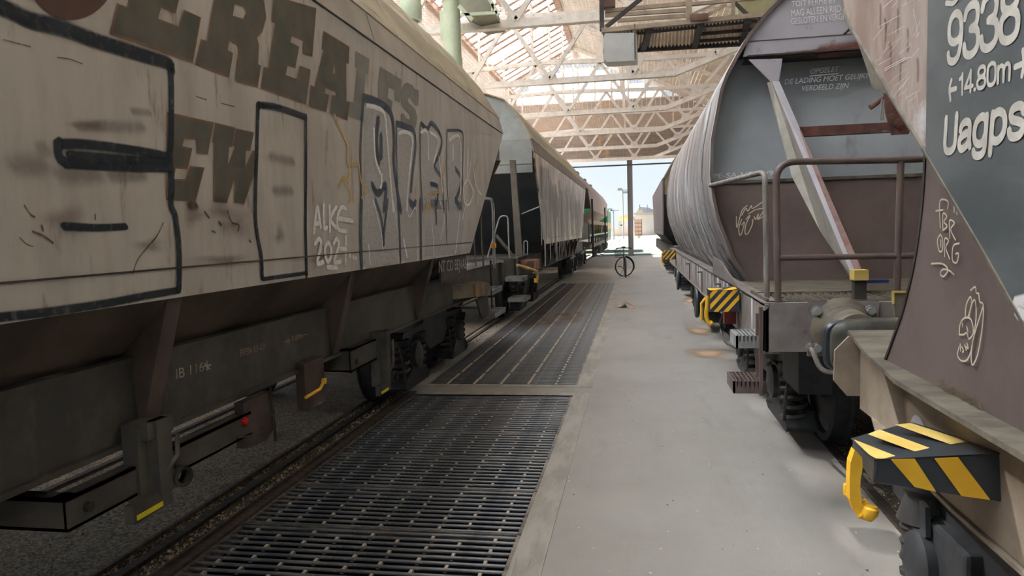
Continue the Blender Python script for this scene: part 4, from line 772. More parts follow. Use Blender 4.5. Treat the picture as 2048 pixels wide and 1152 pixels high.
# chute frames with latches
def chute_frame(y0, y1, z0, z1):
    f = obj('chute_frame', G().box(-2.02, -2.005, y0, y1, z0, z1).box(-2.08, -2.005, y0, y1, z1-.012, z1).box(-2.08, -2.005, y0, y1, z0, z0+.012), SILL1, L1)
    obj('cross_channel', G().box(-4.6, -2.01, y0, y0+.014, z0, z1).box(-4.6, -2.01, y0, y0+.07, z1-.012, z1).box(-4.6, -2.02, y0, y0+.06, z0, z0+.012), SILL1, f)
    obj('bolt', G().lathe((-2.005, y0+.09, z0+.06), (1, 0, 0), [(0, .02), (.02, .02), (.02, 0)], 8), STEEL, f)
    return f
def latch(y, zt_, zb_):
    l = obj('latch_bar', G().box(-1.99, -1.94, y-.045, y+.045, zb_+.06, zt_), SILL1, L1)
    obj('latch_hanger', G().box(-2.06, -1.99, y-.10, y+.02, zb_+.05, zt_).box(-1.99, -1.955, y-.08, y+.08, zt_-.07, zt_), SILL1, l)
    obj('latch_foot', G().box(-1.99, -1.95, y-.20, y+.04, zb_, zb_+.075), SILL1, l)
    obj('roller', G().lathe((-1.97, y+.09, zb_+.10), (1, -.3, 0), [(0, .03), (0, .045), (.06, .045), (.06, .03), (.03, .028)], 20), STEEL, l, smooth=True)
    obj('latch_rod', G().tube([(-1.93, y+.07, zt_-.08), (-1.93, y+.06, zb_+.2), (-1.95, y-.0, zb_+.14)], .010, 8), SILLG, l)
    obj('yellow_mark', G().box(-1.949, -1.945, y-.185, y-.03, zb_+.012, zb_+.032), mat('bright_yellow', lin(232, 214, 40)), l)
    return l
chute_frame(2.16, 3.40, .68, .80); latch(2.62, .97, .60)
chute_frame(4.75, 5.5, .74, .90); latch(5.36, .95, .47)
br = obj('release_bracket', G().ext([(-2.06, 3.34, .62), (-2.06, 3.34, .86), (-2.06, 3.62, .86), (-2.06, 3.66, .66), (-2.06, 3.55, .60)], (.05, 0, 0)), mat('brown_bracket', lin(86, 70, 62), lin(56, 46, 42)), L1)
c_ = at(490, 843, X=-2.0); obj('red_lamp', G().lathe(c_, (1, 0, 0), [(-.02, .02), (0, .022), (.012, .016), (.018, 0)], 14), mat('red_plastic', lin(200, 24, 26), lin(180, 20, 22), .3), br, smooth=True)
b2 = obj('release_bracket', G().box(-2.10, -2.04, 4.10, 4.38, .62, .92), MC['brown_bracket'], L1); yl = [at(p[0], p[1], X=-2.0) for p in ((612, 795), (640, 778), (648, 762))]
obj('yellow_lever', G().tube(yl, .011, 8), YEL, b2, smooth=True); obj('lever_knob', G().lathe(yl[-1]+Vector((-.01, 0, 0)), (1, 0, 0), [(0, 0), (0, .02), (.02, .02), (.02, 0)], 12), YEL, b2)
obj('vacuum_tank', G().cyl((-2.9, 3.2, .80), (-2.9, 4.15, .80), .20, 20), BLACKST, L1, smooth=True)
cp = [at(p[0], p[1], X=-2.0) for p in ((541, 775), (544, 800), (545, 825), (548, 848))]
ch = obj('release_chain', G().tube(cp, .006, 6), STEEL, L1); obj('chain_ring', G().tube([cp[2]+Vector((0, .017*cos(a), .017*sin(a))) for a in [k*.785 for k in range(8)]], .005, 6, closed=True), STEEL, ch); obj('chain_handle', G().box(cp[3].x-.004, cp[3].x+.004, cp[3].y-.01, cp[3].y+.014, cp[3].z-.10, cp[3].z), STEEL, ch)
obj('release_cable', G().tube(crv([at(p[0], p[1], X=-2.0) for p in ((475, 876), (500, 872), (525, 864), (546, 860))], 4), .005, 6), STEEL, L1)
obj('lower_crossbeam', G().beam((-2.2, 5.2, .66), (-2.4, 4.6, .86), .03, .04).beam((-2.2, 5.2, .66), (-2.2, 5.3, .84), .03, .04), SILL1, L1)
# end of the left wagon: box, treads, rails
wb = obj('jacking_box', G().ext([(-2.1, 8.0, 1.10), (-1.88, 8.3, 1.10), (-1.88, 9.1, 1.04), (-2.1, 9.4, 1.06)], (0, 0, -.16)), mat('dull_grey_box', lin(132, 122, 102), lin(96, 88, 76)), L1)
for y in (8.2, 8.55): obj('faded_stripe', G().poly([(-1.878, y, 1.09), (-1.878, y+.16, 1.08), (-1.878, y+.22, .93), (-1.878, y+.06, .93)]), mat('faded_orange', lin(170, 126, 62), lin(120, 90, 58), sc=(9, 9, 9)), wb)
obj('end_gusset', G().ext([(-1.97, 8.6, .88), (-1.97, 9.3, .88), (-1.97, 9.35, .60), (-1.97, 8.9, .60)], (.015, 0, 0)), SILL1, L1)
for y0, y1, z in ((9.3, 10.1, .93), (9.45, 10.3, .60)): obj('step_tread', step_tread(G(), -2.12, -1.90, y0, y1, z), GALV, L1)
obj('tread_stile', G().box(-2.10, -2.08, 10.2, 10.25, .5, 1.3), BLACKST, L1)
obj('handrail', G().tube(rr([(-1.95, 8.6, 2.13), (-1.95, 9.86, 2.16), (-1.95, 9.78, 1.2)], .22, 7), .020, 8), GALV, L1, smooth=True)
obj('yellow_tag', G().box(-1.975, -1.925, 9.73, 9.84, 1.48, 1.55), mat('amber_tag', lin(226, 150, 40)), L1)
obj('handrail', G().tube(rr([(-2.1, 9.3, 2.0), (-2.1, 9.5, 2.45), (-2.1, 9.75, 2.45), (-2.1, 9.75, 1.2)], .2, 6), .012, 8), RAILP, L1, smooth=True)
obj('brake_wheel_post', G().tube(rr([(-2.2, 9.1, 1.3), (-2.2, 9.35, 1.95), (-2.2, 9.6, 1.95), (-2.2, 9.75, 1.2)], .15, 6), .010, 8), RAILG, L1, smooth=True)
# second left wagon's end fittings
obj('end_post', G().ext([P(1019, 320, 13.4), P(1030, 320, 13.4), P(1046, 528, 13.4), P(1032, 528, 13.4)], (0, .08, 0)), mat('worn_post', lin(112, 106, 96), lin(92, 86, 78)), L2)
obj('end_brace', G().beam(at(992, 470, Y=12.9), at(1034, 522, Y=12.9), .10, .04), SILLG, L2)
obj('seam_bar', G().box(-4.8, -1.9, 13.52, 13.55, 2.96, 2.98), SILLG, L2)
obj('handrail', G().tube(rr([at(975, 515, Y=12.6), at(1000, 432, Y=12.6), at(1016, 432, Y=12.6), at(1019, 528, Y=12.6)], .25, 6), .014, 8), GALV, L2, smooth=True)
obj('handrail', G().tube([at(1043, 428, Y=13.6), at(1078, 414, Y=13.6)], .015, 8), GALV, L2); obj('grab_handle', G().tube(rr([at(1048, 510, Y=13.3), at(1048, 482, Y=13.3), at(1055, 482, Y=13.3), at(1055, 510, Y=13.3)], .03), .01, 6), GALV, L2)
hb = obj('jacking_box', G().box(-2.1, -1.85, 13.0, 13.9, .98, 1.16), mat('dull_orange', lin(150, 104, 76), lin(84, 70, 64), .7, 0, (1, 7, 1), lo=.48, hi=.52), L2); obj('lifting_hook', G().tube(crv([at(p[0], p[1], X=-1.83) for p in ((1035, 530), (1068, 540), (1075, 548), (1074, 560))], 4), .022, 8), YELP, L2, smooth=True)
obj('hook_tip', G().lathe(at(1072, 560, X=-1.83), (0, 0, 1), [(-.05, 0), (-.04, .035), (.03, .035), (.04, 0)], 12), YEL, L2, smooth=True)
for y0, y1, z in ((11.9, 12.4, .93), (12.1, 12.7, .56)): obj('step_tread', step_tread(G(), -2.2, -1.88, y0, y1, z), GALV, L2)
g = G(); g.uv = []
for k in range(95):
    y = 14.2+(k/95)**1.4*12+random.random()*.1; h_ = random.uniform(.5, 1.6); z = random.uniform(2.3, 3.12); i = len(g.v); ww = random.uniform(.05, .22)
    g.v += [(LS+.014, y-ww, z), (LS+.014, y, z), (LS+.014, y+ww, z), (LS+.014, y+ww, z-h_), (LS+.014, y, z-h_), (LS+.014, y-ww, z-h_)]; g.uv += [(0, 0), (0, 1), (0, 0), (0, 0), (0, .5), (0, 0)]
    g.f += [(i, i+1, i+4, i+5), (i+1, i+2, i+3, i+4)]
obj('graffiti', g, SP_SIL, L2)
# third wagon and locomotive
T3 = thing('open_frame_wagon', 'mauve-brown wagon with high hopper on open posts, before the green locomotive', 'freight wagon', (XL, 38, 0))
MAU = mat('mauve_brown_side', lin(156, 130, 122), lin(132, 108, 102), .55, 0, (5, 5, 1), .1)
za, zb_ = 2.55, 3.38
for s in (1, -1):
    x = XL+s*1.47
    obj('side_panel', G().ext([(x, 31.4, za), (x, 49, za), (x, 50, zb_), (x, 29.5, zb_)], (-s*.03, 0, 0)), MAU, T3)
    obj('hopper_slope', G().ext([(x-s*.02, 31.4, za), (x-s*.02, 49, za), (x-s*.7, 47, 2.05), (x-s*.7, 30.5, 2.05)], (0, 0, .02)), mat('mauve_under', lin(172, 158, 150), lin(140, 126, 120)), T3)
    obj('side_beam', G().box(min(x, x-s*.08), max(x, x-s*.08), 30, 50, 1.92, 2.1), MAU, T3); obj('mid_rail', G().box(min(x, x-s*.05), max(x, x-s*.05), 30, 50, 1.40, 1.48), GALV, T3)
    obj('sill', G().box(min(x, x-s*.08), max(x, x-s*.08), 30, 50, .88, 1.05), SILLG, T3)
    for k in range(13): obj('frame_post', G().box(min(x, x-s*.06), max(x, x-s*.06), 30+k*1.62, 30.14+k*1.62, 1.05, 1.95), SILL1, T3)
    for k in (0, 6): obj('frame_brace', G().beam((x, 31+k*1.62, 1.5), (x, 32+k*1.62, 2.0), .05, .06), GALV, T3)
obj('inner_hopper', G().ext([(XL-.8, 30.5, 2.1), (XL+.8, 30.5, 2.1), (XL+.4, 30.5, 1.1), (XL-.4, 30.5, 1.1)], (0, 18.5, 0)), BLACKST, T3)
obj('roof', G().loft([[(XL+a, y, z) for a, z in ((-1.47, 3.38), (-1.2, 3.85), (-.7, 4.2), (0, 4.3), (.7, 4.2), (1.2, 3.85), (1.47, 3.38))] for y in (29.5, 36, 43, 50)], caps=True), MAU, T3)
obj('end_slope', G().ext([(XL-1.45, 29.55, 3.38), (XL+1.45, 29.55, 3.38), (XL+1.45, 31.4, 2.6), (XL-1.45, 31.4, 2.6)], (0, .02, 0)), STEEL, T3)
for k in range(3): obj('roof_hatch', G().box(XL+.1, XL+.8, 33+k*5, 34+k*5, 4.2, 4.36), STEEL, T3)
for px, y in ((1193, 31), (1210, 44)): obj('platform_post', G().box(XL+1.5, XL+1.58, y, y+.1, .5, 3.0), STEEL, T3)
bogie(T3, XL, 31.5, 1, full=False); bogie(T3, XL, 47.5, 1, full=False)
LO = thing('locomotive', 'green locomotive with yellow band outside, beyond the open-post wagon', 'locomotive', (XL, 58, 0))
gr = mat('loco_green', lin(34, 112, 74), lin(28, 98, 62), .4); ye = mat('loco_yellow', lin(196, 148, 28), lin(206, 156, 30), .4)
for z0, z1, m_, nm in ((1.1, 1.68, gr, 'body_panel'), (1.68, 2.16, ye, 'yellow_band'), (2.16, 3.0, gr, 'cab_side')):
    obj(nm, G().box(XL-1.42, XL+1.42+(.01 if m_ is ye else 0), 51.5, 58.5, z0, z1), m_, LO)
obj('underframe', G().box(XL-1.4, XL+1.4, 51.2, 59, .85, 1.1), GLET, LO); obj('cab_roof', G().ext([(XL-1.4, 51.6, 3.0), (XL+1.4, 51.6, 3.0), (XL+.9, 51.6, 3.3), (XL-.9, 51.6, 3.3)], (0, 6.5, 0)), gr, LO)
bogie(LO, XL, 54, 1, full=False); bogie(LO, XL, 57, 1, full=False)
# ------------------------------------------------------------------ shed
SY0, SY1, WL, WR = -7, 44.4, -7.4, 4.6
RZ, RX, EZ, RZR = 12.2, -3.4, 10.2, 8.6
def roofz(x): return EZ+(x-WL)/(RX-WL)*(RZ-EZ) if x <= RX else RZ+(x-RX)/(WR-RX)*(RZR-RZ)
struct('wall_left', G().box(WL-.1, WL, SY0, SY1, 2.4, EZ), PALEW)
g = G()
for k in range(27): z = 2.4+k*.23; g.box(WR, WR+.04, SY0, SY1, z, z+.215)
struct('wall_right', g.box(WR+.04, WR+.1, SY0, SY1, 0, RZR), PLANK)
# right slope: boards on purlins; left slope: glazing between rafters
g = G(); n = 46
for k in range(n):
    a = k/n; b = (k+.94)/n; x0, x1 = RX+(WR-RX)*a, RX+(WR-RX)*b
    g.ext([(x0, SY0, roofz(x0)+.02), (x1, SY0, roofz(x1)+.02), (x1, SY0, roofz(x1)+.05), (x0, SY0, roofz(x0)+.05)], (0, SY1-SY0, 0))
struct('roof_boards', g, PLANK)
M = bpy.data.materials.new('glazing'); M.use_nodes = True; nn = M.node_tree.nodes; ll = M.node_tree.links; nn.clear()
o_ = nn.new('ShaderNodeOutputMaterial'); tr = nn.new('ShaderNodeBsdfTranslucent'); tp_ = nn.new('ShaderNodeBsdfTransparent'); mx = nn.new('ShaderNodeMixShader'); mx.inputs[0].default_value = .12
tr.inputs[0].default_value = (.92, .95, .98, 1); tp_.inputs[0].default_value = (.93, .97, 1, 1); ll.new(tr.outputs[0], mx.inputs[1]); ll.new(tp_.outputs[0], mx.inputs[2]); ll.new(mx.outputs[0], o_.inputs[0]); GLZ = M
RW = mat('rafter_timber', lin(176, 148, 136), lin(156, 128, 118), .8, 0, (3, 3, 3), .05)
PIT_ = .92; k = 0; y = SY0
pane = None
while y < SY1-.1:
    g = G().ext([(WL+.2, y+.18, roofz(WL+.2)), (RX-.15, y+.18, roofz(RX-.15)), (RX-.15, y+.18, roofz(RX-.15)+.01), (WL+.2, y+.18, roofz(WL+.2)+.01)], (0, PIT_-.28, 0))
    if y < 8: 
        if k % 4 == 0:
            g = G().ext([(WL+.2, y+.05, roofz(WL+.2)), (RX-.15, y+.05, roofz(RX-.15)), (RX-.15, y+.05, roofz(RX-.15)+.01), (WL+.2, y+.05, roofz(WL+.2)+.01)], (0, PIT_*4-.08, 0)); obj('roof_pane', g, GLZ, kind='structure')
    else: obj('roof_pane', g, GLZ, kind='structure')
    g = G().beam((WL, y+.04, roofz(WL)+.0), (RX, y+.04, roofz(RX)), .30, .12); obj('roof_rafter', g, RW, kind='structure')
    y += PIT_; k += 1
g = G().beam((RX, SY0, RZ), (RX, SY1, RZ), .3, .2).beam((WL, SY0, EZ), (WL, SY1, EZ), .3, .25).beam((-5.4, SY0, roofz(-5.4)-.06), (-5.4, SY1, roofz(-5.4)-.06), .12, .12); struct('roof_ridge', g, RW)
# gable: cladding boards, window band
g = G(); k = 0
zc0 = 5.98
for k in range(44):
    x0 = WL+(WR-WL)*k/44; x1 = WL+(WR-WL)*(k+.93)/44; g.box(x0, x1, SY1, SY1+.03, zc0, min(9.45, roofz((x0+x1)/2)))
struct('wall_gable_boards', g, CLAD)
struct('wall_gable_backing', G().box(WL, WR, SY1+.03, SY1+.06, zc0, 8.6), CLAD)
for k in range(9):
    x0 = WL+.1+k*1.0
    for z0, z1 in ((9.5, 9.98), (10.06, 10.7), (10.78, 11.5)):
        zt2 = min(z1, roofz(x0+.1)-.05, roofz(x0+.9)-.05)
        if zt2 > z0+.15: obj('window_pane', G().box(x0+.05, x0+.95, SY1+.01, SY1+.02, z0, zt2), GLZ, kind='structure')
g = G()
for k in range(10): x = WL+.1+k*1.0; g.box(x-.04, x+.04, SY1-.02, SY1+.04, 9.45, min(12, roofz(x)))
for z in (9.45, 10.02, 10.74, 11.5): g.box(WL, WR, SY1-.02, SY1+.04, z-.04, z+.03) if z < 9.6 else g.box(max(WL, WL+(z-EZ)*2), RX+(RZ-z)*2.2, SY1-.02, SY1+.04, z-.03, z+.03)
struct('window_frame', g, TRUSSM)
struct('trim_lintel', G().box(WL, WR, SY1-.2, SY1+.1, 5.80, 5.98), TRUSSM)
o = obj('door_track', G().tube([(-6.5, SY1-.3, 5.50), (4, SY1-.3, 5.50)], .05, 6), STEEL); tag(o, 'thin dark rail hung under the far lintel', 'rail')
pst = thing('steel_post', 'grey steel post standing in the far opening behind the bicycle', 'post', (-.29, SY1, 0))
g = G().box(-.45, -.43, SY1-.15, SY1+.15, 0, 5.8).box(-.15, -.13, SY1-.15, SY1+.15, 0, 5.8).box(-.43, -.15, SY1-.02, SY1+.02, 0, 5.8); obj('post_shaft', g, POSTM, pst); obj('base_plate', G().box(-.5, -.08, SY1-.2, SY1+.2, 0, .02), POSTM, pst)
struct('column_corner', G().box(WR-.25, WR, SY1-.3, SY1, 0, 8.6).box(WL, WL+.3, SY1-.3, SY1, 0, 10.2), POSTM)
# trusses
TRU = [8.4, 13.97, 19.5, 24.95, 30.3, 36.1, 42.0]
for k, y in enumerate(TRU):
    who = 'nearest in view, behind the green pipes' if y == 13.97 else f'{ORD[k-1]} in view counted from the camera' if k else 'above the top edge of the view'
    t = thing('roof_truss', f'white flaking steel roof truss, {who}', 'roof truss', (0, y, 5.7), 'roof trusses')
    zb, zt = 5.70, 7.42
    bc = [(WL, zb), (1.08, zb), (WR, zb+1.22)]
    g = G()
    for (xa, z1), (xb, z2) in zip(bc, bc[1:]): g.beam((xa, y, z1), (xb, y, z2), .02, .16); g.beam((xa, y, z1-.08), (xb, y, z2-.08), .17, .02)
    obj('bottom_chord', g, TRUSSM, t)
    tc_ = [(WL, zt-.15), (-3.1, zt+.03), (.3, zt-.08), (WR, zt-.08)]
    g = G()
    for (xa, z1), (xb, z2) in zip(tc_, tc_[1:]): g.beam((xa, y, z1), (xb, y, z2), .14, .13)
    obj('top_chord', g, TRUSSM, t)
    nodes_b = [-6.6, -4.4, -2.2, 0, 2.1]; nodes_t = [-5.5, -3.3, -1.1, 1.05, 3.2]
    def zb_at(x): return zb if x < 1.08 else zb+(x-1.08)*.347
    def zt_at(x): return zt-.15+(x-WL)*.042 if x < -3.1 else zt-.02
    for i, xb in enumerate(nodes_b):
        for xt in ([nodes_t[i-1]] if i else [])+[nodes_t[i]]:
            obj('diagonal', G().beam((xb, y, zb_at(xb)+.06), (xt, y, zt_at(xt)-.06), .08, .10), TRUSSM, t)
    g = G()
    for xb in nodes_b: g.ext([(xb-.22, y-.012, zb_at(xb)), (xb+.22, y-.012, zb_at(xb)), (xb+.13, y-.012, zb_at(xb)+.24), (xb-.13, y-.012, zb_at(xb)+.24)], (0, .024, 0))
    obj('gusset_plate', g, TRUSSM, t, kind='stuff')
    for xr in (-6.4, -3.4, -.5, 2.2):
        obj('roof_strut', G().beam((xr, y, zt-.05), (xr, y, roofz(xr)), .09, .09), TRUSSM, t)
    obj('rafter_beam', G().beam((WL, y, EZ-.12), (RX, y, RZ-.12), .12, .18).beam((RX, y, RZ-.12), (WR, y, RZR-.12), .12, .18), TRUSSM, t)
for y in TRU[1:]:
    struct('column_left', G().box(WL, WL+.22, y-.12, y+.12, 0, EZ), TRUSSM); struct('column_right', G().box(WR-.2, WR, y-.12, y+.12, 0, RZR), TRUSSM)
# bird net under the roof
g = G(); zn = 7.62
x = WL+.3
while x < WR-.3: g.box(x-.004, x+.004, 9, SY1-.1, zn-.003, zn+.003); x += .14
y = 9
while y < SY1-.1: g.box(WL+.25, WR-.25, y-.004, y+.004, zn-.003, zn+.003); y += .14
x = WL+.35
while x < WR-.3: g.box(x-.005, x+.005, SY1-.16, SY1-.15, 6.0, 7.6); x += .2
z = 6.05
while z < 7.6: g.box(WL+.32, WR-.27, SY1-.16, SY1-.15, z-.005, z+.005); z += .2
tag(obj('bird_net', g, NETM, kind='stuff'), 'square-mesh bird net stretched under the roof and before the gable', 'net')
# ------------------------------------------------------------------ overhead: pipes, chute, gantry
for py_, z0, lb in ((13.5, 4.75, 'sage green vertical filling pipe directly beside the box chute'), (10.9, 4.98, 'sage green vertical filling pipe with its mouth showing, away from the chute')):
    t = thing('filling_pipe', lb, 'pipe', (XL, py_, z0))
    obj('pipe_tube', G().cyl((XL, py_, z0+.25), (XL, py_, 9.6), .165, 28), GREENP, t, smooth=True)
    obj('pipe_mouth', G().lathe((XL, py_, z0), (0, 0, 1), [(0, .13), (0, .17), (.06, .17), (.08, .175), (.24, .175), (.27, .165)], 28), GREENP, t, smooth=True)
    obj('pipe_collar', G().lathe((XL, py_, 6.05), (0, 0, 1), [(0, .165), (0, .185), (.04, .185), (.04, .165)], 28), GREENP, t, smooth=True)
    obj('pipe_bracket', G().box(XL-.22, XL-.16, py_-.04, py_+.04, 5.35, 5.9), GREENP, t)
CH = thing('loading_chute', 'sage green box chute with side rails beside the green pipe', 'chute', (-2.5, 13.2, 6))
def Q(px, py, Y=13.2): return at(px, py, Y=Y)
obj('chute_box', G().ext([Q(918, -30), Q(960, -30), Q(985, 22), Q(946, 30), Q(918, 18)], (0, 1.4, 0)), mat('chute_grey_green', lin(150, 148, 130), lin(134, 132, 116)), CH)
for a, b in (((962, -30), (998, 30)), ((918, 12), (945, 40))): obj('chute_rail', G().beam(Q(*a, 13.0), Q(*b, 13.0), .05, .07), GREENP, CH)
obj('chute_rail', G().beam(Q(922, 30, 13.0), Q(995, 25, 13.0), .05, .05), GREENP, CH); obj('chute_rail', G().beam(Q(985, 8, 13.0), Q(986, 24, 13.0), .05, .05), GREENP, CH)
GA = thing('gantry_walkway', 'brown steel gantry walkway with corrugated deck above the barrel wagon', 'gantry', (1, 12.6, 4.8))
Y1, Y2 = 12.0, 13.5
zf = at(1210, 64, Y=Y1).z
def gb(name, a, b, Y, w_=.08, h_=.08, M=GANTM): return obj(name, G().beam(at(*a, Y=Y), at(*b, Y=Y), w_, h_), M, GA)
gb('front_beam', (1203, 62), (1560, 27), Y1, .10, .07); gb('front_beam_web', (1206, 70), (1560, 34), Y1+.12, .04, .10, GANTD)
p1, p2 = at(1275, 101, Y=Y2), at(1530, 84, Y=Y2); gb('back_beam', (1206, 103), (1560, 82), Y2, .09, .09, GANTD)
g = G(); n = 96; za = zf-.02
zs_ = [at(1210, 66, Y=Y1), at(1560, 31, Y=Y1)]; zb2 = [at(1206, 101, Y=Y2), at(1560, 80, Y=Y2)]
rows = []
for k in range(n+1):
    t = k/n; a = zs_[0].lerp(zs_[1], t); b = zb2[0].lerp(zb2[1], t); dz = Vector((0, 0, .022*(1 if k % 2 else -1))); rows.append([tuple(a+dz), tuple(b+dz)])
g.loft(rows); obj('corrugated_deck', g, mat('deck_sheet', lin(236, 222, 200), lin(210, 194, 172), .5, .1), GA)
for xx in (1292, 1395, 1490): gb('deck_joist', (xx+3, 62), (xx+3, 63), Y1) if 0 else obj('deck_joist', G().beam(at(xx+6, 58-(xx-1210)*.1+6, Y=Y1)-Vector((0, 0, .05)), at(xx-6, 101-(xx-1206)*.06, Y=Y2)-Vector((0, 0, .03)), .10, .06), GANTD, GA)
for dy in (.33, .66):
    a = zs_[0].lerp(zb2[0], dy); b = zs_[1].lerp(zb2[1], dy); obj('deck_runner', G().beam(a.lerp(b, .55)-Vector((0, 0, .05)), b-Vector((0, 0, .05)), .05, .05), GANTD, GA)
gb('gantry_post', (1204, 62), (1203, -20), Y1, .07, .07, GANTD); gb('gantry_post', (1378, 44), (1378, -20), Y1, .09, .09)
gb('gantry_brace', (1212, 54), (1284, -4), Y1, .06, .06, GANTD)
for a, b in (((1210, 22), (1378, 7)), ((1210, 31), (1378, 20)), ((1235, 41), (1378, 31))): gb('guard_rail', a, b, Y1+.3, .05, .06)
gb('guard_rail', (1380, 9), (1540, -6), Y1, .06, .05); gb('lattice_post', (1466, 2), (1466, 36), Y1, .06, .05); gb('lattice_brace', (1412, 32), (1452, 8), Y1, .05, .05); gb('lattice_brace', (1470, 6), (1500, 34), Y1, .04, .05, GANTD)
obj('conveyor_box', G().ext([Q(1478, 34, 13.0), Q(1474, 4, 13.0), Q(1560, -8, 13.0), Q(1560, 24, 13.0)], (0, .4, 0)), mat('olive_box', lin(150, 144, 110), lin(130, 124, 96)), GA)
obj('junction_box', G().ext([Q(1382, 42, 11.9), Q(1381, 28, 11.9), Q(1416, 26, 11.9), Q(1416, 39, 11.9)], (0, .2, 0)), mat('brown_box', lin(104, 80, 70)), GA); obj('junction_box', G().ext([Q(1206, 14, 12.2), Q(1206, -8, 12.2), Q(1230, -10, 12.2), Q(1230, 12, 12.2)], (0, .2, 0)), MC['brown_box'], GA)
LB = thing('hanging_box', 'grey metal box hanging under the aisle end of the gantry walkway', 'box', tuple(at(1240, 95, Y=11.7)))
obj('housing', G().ext([Q(1211, 67, 11.7), Q(1268, 65, 11.7), Q(1274, 68, 11.7), Q(1275, 120, 11.7), Q(1214, 124, 11.7), Q(1207, 118, 11.7), Q(1207, 72, 11.7)], (0, .35, 0)), LAMPG, LB, bev=.02); obj('hanger_strap', G().box(at(1268, 60, Y=11.66).x, at(1271, 60, Y=11.66).x, 11.66, 11.69, at(1268, 118, Y=11.66).z, zf), SILLG, LB)
# ------------------------------------------------------------------ bicycle
BC = thing('bicycle', 'black city bicycle with wire front basket, parked on its stand in the aisle', 'bicycle', (-.43, 25.6, 0))
BK = mat('bike_black', lin(34, 34, 38), None, .4); BR = mat('bike_red', lin(150, 70, 66), None, .4)
th = radians(62); dr = Vector((-cos(th)*.62, -sin(th)*.9, 0)).normalized()
r_ = .34; c_ = Vector((-.43, 25.6, r_)); sd_ = Vector((0, 0, 1)).cross(dr)
back = c_+Vector((0.02, .25, 0)); dw = Vector((.93, .37, 0)).normalized()     # rear wheel seen broadside-on, front wheel turned edge-on
def wheel(cen, d, nm):
    t = obj(nm, G().tube([cen+d*r_*cos(a)+Vector((0, 0, r_*sin(a))) for a in [2*pi*k/36 for k in range(36)]], .022, 8, closed=True), BK, BC, smooth=True)
    g = G()
    for k in range(18): a = 2*pi*k/18; g.beam(cen, cen+d*r_*.96*cos(a)+Vector((0, 0, r_*.96*sin(a))), .004, .004)
    obj('spokes', g, GALV, t, kind='stuff'); nn_ = d.cross(Vector((0, 0, 1))); obj('hub', G().cyl(cen-nn_*.04, cen+nn_*.04, .03), GALV, t)
fd = Vector((.10, -1, 0)).normalized(); front = c_+Vector((.05, -.42, 0))
wheel(back, dw, 'rear_wheel'); wheel(front, fd, 'front_wheel')
bb = c_+Vector((.0, -.02, -.06)); st = c_+Vector((.0, .02, .45)); hd = c_+Vector((.02, -.26, .42)); hd2 = c_+Vector((.01, -.22, .62))
obj('frame', G().tube([bb, st], .016, 6).tube([bb, hd], .018, 6).tube([st, hd], .014, 6).tube([bb, back], .010, 6).tube([st, back], .008, 6), BR, BC, smooth=True)
obj('fork', G().tube([hd2, hd, front+Vector((.04, 0, 0))], .013, 6), GALV, BC, smooth=True); obj('stem', G().tube([hd, hd2+Vector((0, 0, .05))], .014, 6), BK, BC)
obj('handlebar', G().tube(crv([hd2+Vector((-.27, .10, .02)), hd2+Vector((-.2, 0, .05)), hd2+Vector((0, -.02, .05)), hd2+Vector((.2, 0, .05)), hd2+Vector((.27, .10, .02))], 4), .022, 6), BK, BC, smooth=True)
obj('saddle', G().loft([[st+Vector((dx*w_, dy, .24+dz)) for dx, dz in ((-1, 0), (-.6, .03), (0, .04), (.6, .03), (1, 0), (0, -.03))] for dy, w_ in ((-.14, .02), (-.05, .04), (.06, .09), (.12, .08))], closed=True, caps=True), BK, BC, smooth=True); obj('seat_post', G().tube([st, st+Vector((0, .02, .24))], .013, 6), GALV, BC)
bx = hd2+Vector((-.16, -.22, -.12)); g = G()
for t in (0, .25, .5, .75, 1):
    q = .13+.05*t; z = bx.z-.14+.26*t; g.tube([Vector((bx.x-q, bx.y-q*.7, z)), Vector((bx.x+q, bx.y-q*.7, z)), Vector((bx.x+q, bx.y+q*.7, z)), Vector((bx.x-q, bx.y+q*.7, z))], .005, 4, closed=True)
for k in range(7):
    u = -1+k/3
    for s in (-1, 1): g.tube([Vector((bx.x+u*.13, bx.y+s*.09, bx.z-.14)), Vector((bx.x+u*.18, bx.y+s*.126, bx.z+.12))], .004, 4)
    g.tube([Vector((bx.x+u*.13, bx.y-.09, bx.z-.14)), Vector((bx.x+u*.13, bx.y+.09, bx.z-.14))], .004, 4)
obj('basket', g, mat('wire_basket', lin(56, 60, 60)), BC); obj('kickstand', G().tube([bb, Vector((bb.x-.16, bb.y, .005))], .010, 6), GALV, BC)
obj('pedal', G().box(bb.x-.2, bb.x-.1, bb.y-.05, bb.y+.03, bb.z+.07, bb.z+.10).beam(bb, bb+Vector((-.12, 0, .08)), .02, .02), BK, BC); obj('mudguard', G().tube([back+dw*(r_+.03)*cos(a)+Vector((0, 0, (r_+.03)*sin(a))) for a in [-.4+k*.15 for k in range(13)]], .018, 6), BK, BC, smooth=True)
